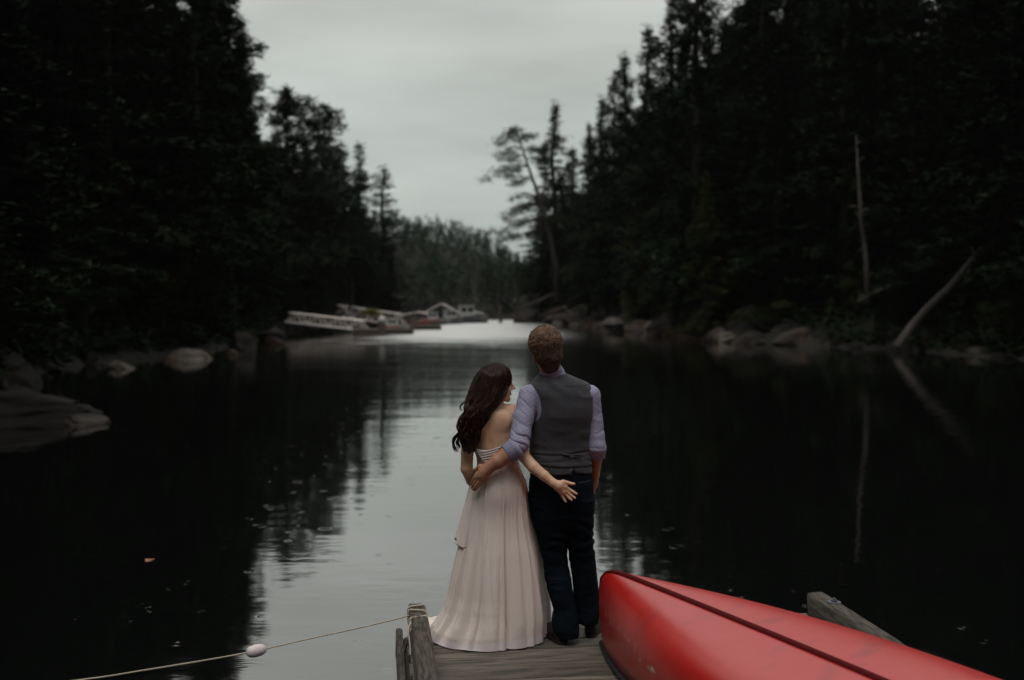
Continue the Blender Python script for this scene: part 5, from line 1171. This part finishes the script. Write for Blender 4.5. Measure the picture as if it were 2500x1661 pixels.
Rh = np.interp(ph, np.concatenate([ha - 2 * math.pi, ha, ha + 2 * math.pi]), np.tile(hr, 3)); Rh = np.convolve(np.concatenate([Rh[-6:], Rh, Rh[:6]]), np.hanning(13) / np.hanning(13).sum(), 'same')[6:-6]
tt = np.linspace(0, 1, nT)
tL = [0, .05, .104, .229, .333, .444, .535, .646, .757, .826, .861, .93, 1]; gL = [0, .08, .14, .25, .315, .37, .435, .515, .58, .665, .745, .92, 1]
tR = [0, .104, .243, .368, .486, .59, .66, .8, .875, 1]; gR = [0, .24, .39, .52, .70, .80, .85, .94, .97, 1]
w = (1 - np.cos(ph)) / 2; w = w * w * (3 - 2 * w)
G = np.interp(tt, tL, gL)[:, None] * w[None] + np.interp(tt, tR, gR)[:, None] * (1 - w[None])
# the train: cloth on the boards bows out late, lying almost flat
W0 = np.stack([wc[0] + .1175 * np.cos(ph), DW + .0875 * np.sin(ph)], -1); H0 = Hc + Rh[:, None] * np.stack([np.cos(ph), np.sin(ph)], -1)
def pleat(n, p, sharp=1.0): return (1 - 2 * np.abs(np.sin(ph * n / 2 + p)) ** sharp)
rsd = np.random.default_rng(12)
fo = np.zeros((nT, nA)); T_ = tt[:, None]
def ridge(cen, wid, amp, drift=0.0, pw=1.0, start=0.0):
    """one long fold fanning out from the gathered waist"""
    env = np.clip((T_ - start) / (1 - start), 0, 1) ** pw; d = (ph[None] - cen - drift * T_ + math.pi) % (2 * math.pi) - math.pi
    x = d / (wid * (.45 + .75 * T_)); return env * amp * (np.exp(-x ** 2) - .45 * np.exp(-((x - 1.5) / .55) ** 2) - .3 * np.exp(-((x + 1.6) / .7) ** 2))
for k in range(60): fo += ridge(rsd.uniform(0, 6.28), rsd.uniform(.014, .03), rsd.uniform(.002, .0055), rsd.normal(0, .04), .25) * (1 - T_) ** 1.3 * 1.6
for k in range(13): fo += ridge(rsd.uniform(0, 6.28), rsd.uniform(.04, .16), rsd.uniform(.006, .020), rsd.normal(0, .2), .8, rsd.uniform(0, .4))
for cen, wd_, amp, dr, st in ((3.45, .10, .040, -.1, .1), (3.86, .06, .040, -.36, .0), (4.20, .12, .034, -.30, .0), (4.52, .05, .024, -.24, .3), (4.95, .05, .052, .05, .0), (5.02, .14, -.020, .0, .2), (5.32, .12, .034, .06, .2), (5.58, .05, .046, .04, .0), (5.86, .10, .036, 0, .0)):
    fo += ridge(cen, wd_, amp * .75, dr, .9, st)
SP = np.zeros((nT, nA, 3)); SP[:, :, :2] = W0[None] + (H0 - W0)[None] * G[:, :, None]
seat = np.exp(-((T_ - .13) / .10) ** 2) * np.clip(-np.sin(ph), 0, 1)[None] ** 1.5 * .030; fo += seat
fo *= 1.0 - (.45 + .35 * w[None]) * np.clip((T_ - .88) / .12, 0, 1)
SP[:, :, 0] += np.cos(ph)[None] * fo; SP[:, :, 1] += np.sin(ph)[None] * fo * .9
SP[:, :, 1] = np.minimum(SP[:, :, 1], 6.10)
sag = .014 * np.clip((T_ - .9) / .1, 0, 1) * (1 - T_) * 10 * 0
zz = zw + (zf - zw) * np.clip(T_ * (1.0) + .0 * T_, 0, 1) + 0 * SP[:, :, 2]
lf_ = w[None] * np.clip((T_ - .80) / .2, 0, 1); zz = zz - (zz - zf) * lf_ * .45 + np.abs(fo) * .25 * np.clip((T_ - .9) / .1, 0, 1)
SP[:, :, 2] = np.maximum(zz, zf)
ids_ = np.arange(nT * nA).reshape(nT, nA); nxt = np.roll(ids_, -1, 1); SF = np.stack([ids_[:-1], ids_[1:], nxt[1:], nxt[:-1]], -1).reshape(-1, 4)
def cloth(name, V, F, m, parent, th=.0015):
    o = bpy.data.objects.new(name, make_mesh(name, V, F, M[m])); COL.objects.link(o); o.parent = parent; o.matrix_parent_inverse = Matrix.Translation(-parent.location)
    if th: so = o.modifiers.new('t', 'SOLIDIFY'); so.thickness = th; so.offset = -1
    return o
Vs = SP.reshape(-1, 3); Vs = Vs + normals(Vs, SF) * (.0022 * fbm(Vs * [14, 14, 5], 2, 81))[:, None] * np.repeat(np.clip(1 - tt, .1, 1), nA)[:, None]
skirt = cloth('skirt', Vs, SF, 'dress', woman)
# satin lining showing at the back hem
LS = SP[int(nT * .80):].copy(); cen_ = np.array([Hc[0], Hc[1]]); tl_ = np.linspace(0, 1, len(LS))[:, None, None]
LS[:, :, :2] = LS[:, :, :2] + (LS[:, :, :2] - cen_) * (-.05 + .068 * tl_); LS[:, :, 2] = np.maximum(LS[:, :, 2] - .004, DECKZ + .004); k_ = len(LS); i2 = np.arange(k_ * nA).reshape(k_, nA); n2_ = np.roll(i2, -1, 1)
LS[:, :, 1] = np.minimum(LS[:, :, 1], 6.10)
cloth('lining', LS.reshape(-1, 3), np.stack([i2[:-1], i2[1:], n2_[1:], n2_[:-1]], -1).reshape(-1, 4), 'lining', woman, 0)
# loose overlay panel falling from the left hip
ja = np.where((ph > 2.55) & (ph < 3.75))[0]; jt = np.arange(int(.03 * nT), int(.46 * nT)); PA = SP[np.ix_(jt, ja)].copy(); u1 = np.linspace(0, 1, len(jt))[:, None]; u2 = np.linspace(0, 1, len(ja))[None]
out = .003 + (.026 * u1 ** 3) * np.sin(u2 * math.pi) ** 1.2; PA[:, :, 0] -= out * .95; PA[:, :, 1] -= out * .25; PA[:, :, 2] -= .02 * u1 * np.sin(u2 * 9)
i3 = np.arange(PA.shape[0] * PA.shape[1]).reshape(PA.shape[:2]); cloth('overlay', PA.reshape(-1, 3), np.stack([i3[:-1, :-1], i3[1:, :-1], i3[1:, 1:], i3[:-1, 1:]], -1).reshape(-1, 4), 'dress', woman)
# crumpled end of the train against the rail
rs = np.random.default_rng(31); n1, n2 = 40, 60; U, W_ = np.meshgrid(np.linspace(0, 1, n1), np.linspace(0, 1, n2), indexing='ij'); a0 = np.array(flo(212, 1150)); 
CX = -.530 + .26 * W_; CY = 5.78 + .19 * U + .14 * (1 - W_) ; q = np.stack([CX, CY, 0 * CX], -1).reshape(-1, 3)
CZ = DECKZ + .010 + .075 * np.sin(math.pi * U) ** .6 * np.sin(math.pi * np.clip(W_ * .9 + .1, 0, 1)) ** .5 * (.7 + .45 * fbm(q * [9, 22, 1], 2, 5).reshape(n1, n2)) 
i4 = np.arange(n1 * n2).reshape(n1, n2); tr_ = cloth('train', np.stack([CX, CY, CZ], -1).reshape(-1, 3), np.stack([i4[:-1, :-1], i4[1:, :-1], i4[1:, 1:], i4[:-1, 1:]], -1).reshape(-1, 4), 'dress', woman)

# woman's hair: solid underlayer and long waved locks
B = Body(c1(60, 1190, 5.62) - [0, .08, 0], c1(680, 350, 5.98), .0045)
for c_, r_ in (((448, 512, 5.785), (.092, .092, .078)), ((400, 590, 5.765), (.098, .088, .105)), ((365, 700, 5.735), (.090, .070, .090)), ((310, 810, 5.70), (.078, .050, .080)), ((258, 915, 5.688), (.066, .042, .075)), ((238, 1020, 5.682), (.058, .040, .070)), ((235, 1085, 5.682), (.046, .032, .055))):
    B.ell(c1(*c_), r_, None, .03)
B.ell(T_w((0, .10, -.055)), np.array((.10, .075, .095)), R_w, .01, 'cut')
finish(B, 'hair', 'hair_w', woman, lambda V: .005 * np.sin(V[:, 0] * 160 + V[:, 2] * 45 + 3 * pnoise(V * 9, 91)) * np.clip((1.75 - V[:, 2]) / .2, .15, 1))
hair_o = [x for x in woman.children if x.name.startswith('hair')][0]
GL = [(452, 386), (345, 425), (272, 525), (226, 630), (205, 740), (166, 835), (142, 920), (134, 1010), (150, 1105)]
GM = [(478, 383), (432, 460), (380, 600), (338, 740), (300, 850), (262, 950), (236, 1050), (222, 1140)]
GR = [(505, 388), (582, 435), (604, 520), (578, 610), (520, 690), (440, 755), (385, 845), (325, 950), (298, 1050), (292, 1120)]
def rs_poly(P, n):
    P = np.array(P, float); s = np.concatenate([[0], np.cumsum(np.linalg.norm(np.diff(P, axis=0), axis=1))]); q = np.linspace(0, s[-1], n); return np.stack([np.interp(q, s, P[:, 0]), np.interp(q, s, P[:, 1])], -1)
NP_ = 46; gl3, gm3, gr3 = [rope_pts(np.column_stack([rs_poly(G_, 12), np.zeros(12)]), NP_)[:, :2] for G_ in (GL, GM, GR)]
def locks(n, seed, rad, lo=0., hi=1., tmax=(.8, 1.0), inner=0.0):
    rs = np.random.default_rng(seed); Vv, Ff, off = [], [], 0; nc = 17; cph = rs.uniform(0, 6.28, nc); camp = rs.uniform(.8, 1.7, nc); cfr = rs.uniform(23, 31, nc)
    for i in range(n):
        a = lo + (hi - lo) * rs.random(); cl = min(nc - 1, int(a * nc)); a2 = np.clip(a + .0 * rs.normal(), 0, 1); m = NP_; t = np.linspace(0, 1, m)
        # gather towards the lock's own centre lower down
        ac = (cl + .5) / nc; at_ = a2 + (ac - a2) * np.clip((t - .3) * 1.3, 0, .72)
        left = np.clip(1 - 2 * at_, 0, 1)[:, None]; right = np.clip(2 * at_ - 1, 0, 1)[:, None]; P2 = gl3 * left + gr3 * right + gm3 * (1 - left - right)
        wav = np.clip((t - .36) / .30, 0, 1) ** 1.2 * camp[cl]; P2 = P2 + np.stack([np.sin(t * cfr[cl] + cph[cl]) * 15 * wav + rs.normal(0, 2.5) + 5 * np.sin(t * 9 + rs.uniform(0, 6)), np.cos(t * cfr[cl] + cph[cl]) * 7 * wav + rs.normal(0, 3)], -1)
        thick = np.interp(t, [0, .15, .4, .7, 1], [.01, .085, .075, .05, .038]); dc = np.interp(t, [0, .15, .4, .6, 1], [5.785, 5.775, 5.735, 5.695, 5.682])
        lay = rs.uniform(.80, 1.08) - inner; e = np.sqrt(np.clip(1 - (2 * at_ - 1) ** 2, 0, 1)); d = dc - (thick * e * lay) - .006 - .010 * wav * np.cos(t * cfr[cl] + cph[cl] + .8)
        d = d + .09 * np.clip((at_ - .75) * 4, 0, 1) * np.exp(-((t - .28) / .16) ** 2) * .55
        L = int(m * rs.uniform(*tmax)); P = np.array([c1(P2[j, 0], P2[j, 1], d[j]) for j in range(L)]); tt_ = t[:L] / t[L - 1]
        r = rad * rs.uniform(.7, 1.4) * np.clip((1 - tt_) * 5, .12, 1) * (1 - .35 * tt_); T = np.gradient(P, axis=0); T /= np.linalg.norm(T, axis=1)[:, None] + 1e-9
        s1 = np.cross(T, [0, 1, 0]); s1 /= np.linalg.norm(s1, axis=1)[:, None] + 1e-9; s2 = np.cross(T, s1)
        V = np.stack([P + s1 * r[:, None], P + (-.5 * s1 + .87 * s2) * r[:, None], P + (-.5 * s1 - .87 * s2) * r[:, None]], 1).reshape(-1, 3)
        k = np.arange(L - 1)[:, None] * 3 + np.arange(3)[None]; k2 = np.arange(L - 1)[:, None] * 3 + (np.arange(3)[None] + 1) % 3
        Ff.append(np.stack([k, k2, k2 + 3, k + 3], -1).reshape(-1, 4) + off); Vv.append(V); off += len(V)
    return np.concatenate(Vv), np.concatenate(Ff)
for n_, sd_, rd_, kw, m_ in ((1500, 1, .0019, dict(), 'hair_w'), (620, 2, .0019, dict(tmax=(.7, 1.0)), 'hair_highlight')):
    v, f = locks(n_, sd_, rd_, **kw); o3 = bpy.data.objects.new('lock', make_mesh('lock', v, f, M[m_])); COL.objects.link(o3); o3.parent = hair_o
def curl_lock(pts, dd, n, seed, spread=7, rad=.0017):
    rs = np.random.default_rng(seed); Vv, Ff, off = [], [], 0; base = rope_pts([c1(x, y, d) for (x, y), d in zip(pts, dd)], 30)
    for i in range(n):
        P = base + rs.normal(0, spread * .00067, 3) * np.array([1, 1, 1]) + rs.normal(0, .0012, 3) * np.linspace(0, 2, 30)[:, None]; L = rs.integers(22, 31); P = P[:L]; t = np.linspace(0, 1, L)
        r = rad * np.clip((1 - t) * 4, .15, 1); T = np.gradient(P, axis=0); T /= np.linalg.norm(T, axis=1)[:, None]; s1 = np.cross(T, [0, 1, .01]); s1 /= np.linalg.norm(s1, axis=1)[:, None] + 1e-9; s2 = np.cross(T, s1)
        V = np.stack([P + s1 * r[:, None], P + (-.5 * s1 + .87 * s2) * r[:, None], P + (-.5 * s1 - .87 * s2) * r[:, None]], 1).reshape(-1, 3)
        k = np.arange(L - 1)[:, None] * 3 + np.arange(3)[None]; k2 = np.arange(L - 1)[:, None] * 3 + (np.arange(3)[None] + 1) % 3
        Ff.append(np.stack([k, k2, k2 + 3, k + 3], -1).reshape(-1, 4) + off); Vv.append(V); off += len(V)
    o3 = bpy.data.objects.new('curl', make_mesh('curl', np.concatenate(Vv), np.concatenate(Ff), M['hair_w'])); COL.objects.link(o3); o3.parent = hair_o
curl_lock([(215, 880), (150, 985), (105, 1035), (98, 1085), (118, 1130), (145, 1152)], [5.69, 5.68, 5.68, 5.685, 5.69, 5.69], 46, 1, 9)
curl_lock([(190, 930), (150, 1020), (132, 1070), (150, 1105), (138, 1125)], [5.69, 5.675, 5.67, 5.675, 5.68], 26, 2, 6)
curl_lock([(222, 650), (195, 715), (158, 752), (160, 785), (180, 800)], [5.73, 5.72, 5.72, 5.72, 5.72], 9, 3, 3, .0012)
curl_lock([(395, 830), (402, 860), (396, 880), (372, 905), (335, 925)], [5.675, 5.665, 5.664, 5.664, 5.664], 8, 4, 3, .0012)
curl_lock([(320, 930), (312, 980), (328, 1040), (315, 1085)], [5.665, 5.662, 5.662, 5.664], 14, 5, 5, .0014)
curl_lock([(560, 590), (530, 680), (478, 725), (440, 745), (400, 800)], [5.73, 5.70, 5.69, 5.68, 5.675], 40, 6, 9, .0016)
for x in [c for c in bpy.data.objects if c.name.split('.')[0] in ('lock', 'curl', 'curls')]: x.matrix_parent_inverse = x.parent.matrix_world.inverted() if False else Matrix.Identity(4)
bpy.context.view_layer.update()
for x in [c for c in bpy.data.objects if c.name.split('.')[0] in ('lock', 'curl', 'curls')]: x.matrix_parent_inverse = x.parent.matrix_world.inverted()
for x in [c for c in bpy.data.objects if c.name.split('.')[0] == 'sole']: x.matrix_parent_inverse = x.parent.matrix_world.inverted()

# ------------------------------------------------------------------ thin air over the lake
def haze():
    m = bpy.data.materials.new('haze'); m.use_nodes = True; n, l = m.node_tree.nodes, m.node_tree.links; n.clear(); o = n.new('ShaderNodeOutputMaterial'); v = n.new('ShaderNodeVolumePrincipled')
    v.inputs['Color'].default_value = (.93, .97, .96, 1); v.inputs['Density'].default_value = .00007; l.new(v.outputs[0], o.inputs['Volume'])
    mb = MB(); mb.box((0, 600, 32), (1900, 1900, 70)); b = mb.build('haze', m); tag(b, 'faint mist hanging over the far end of the lake', kind='stuff')
haze()
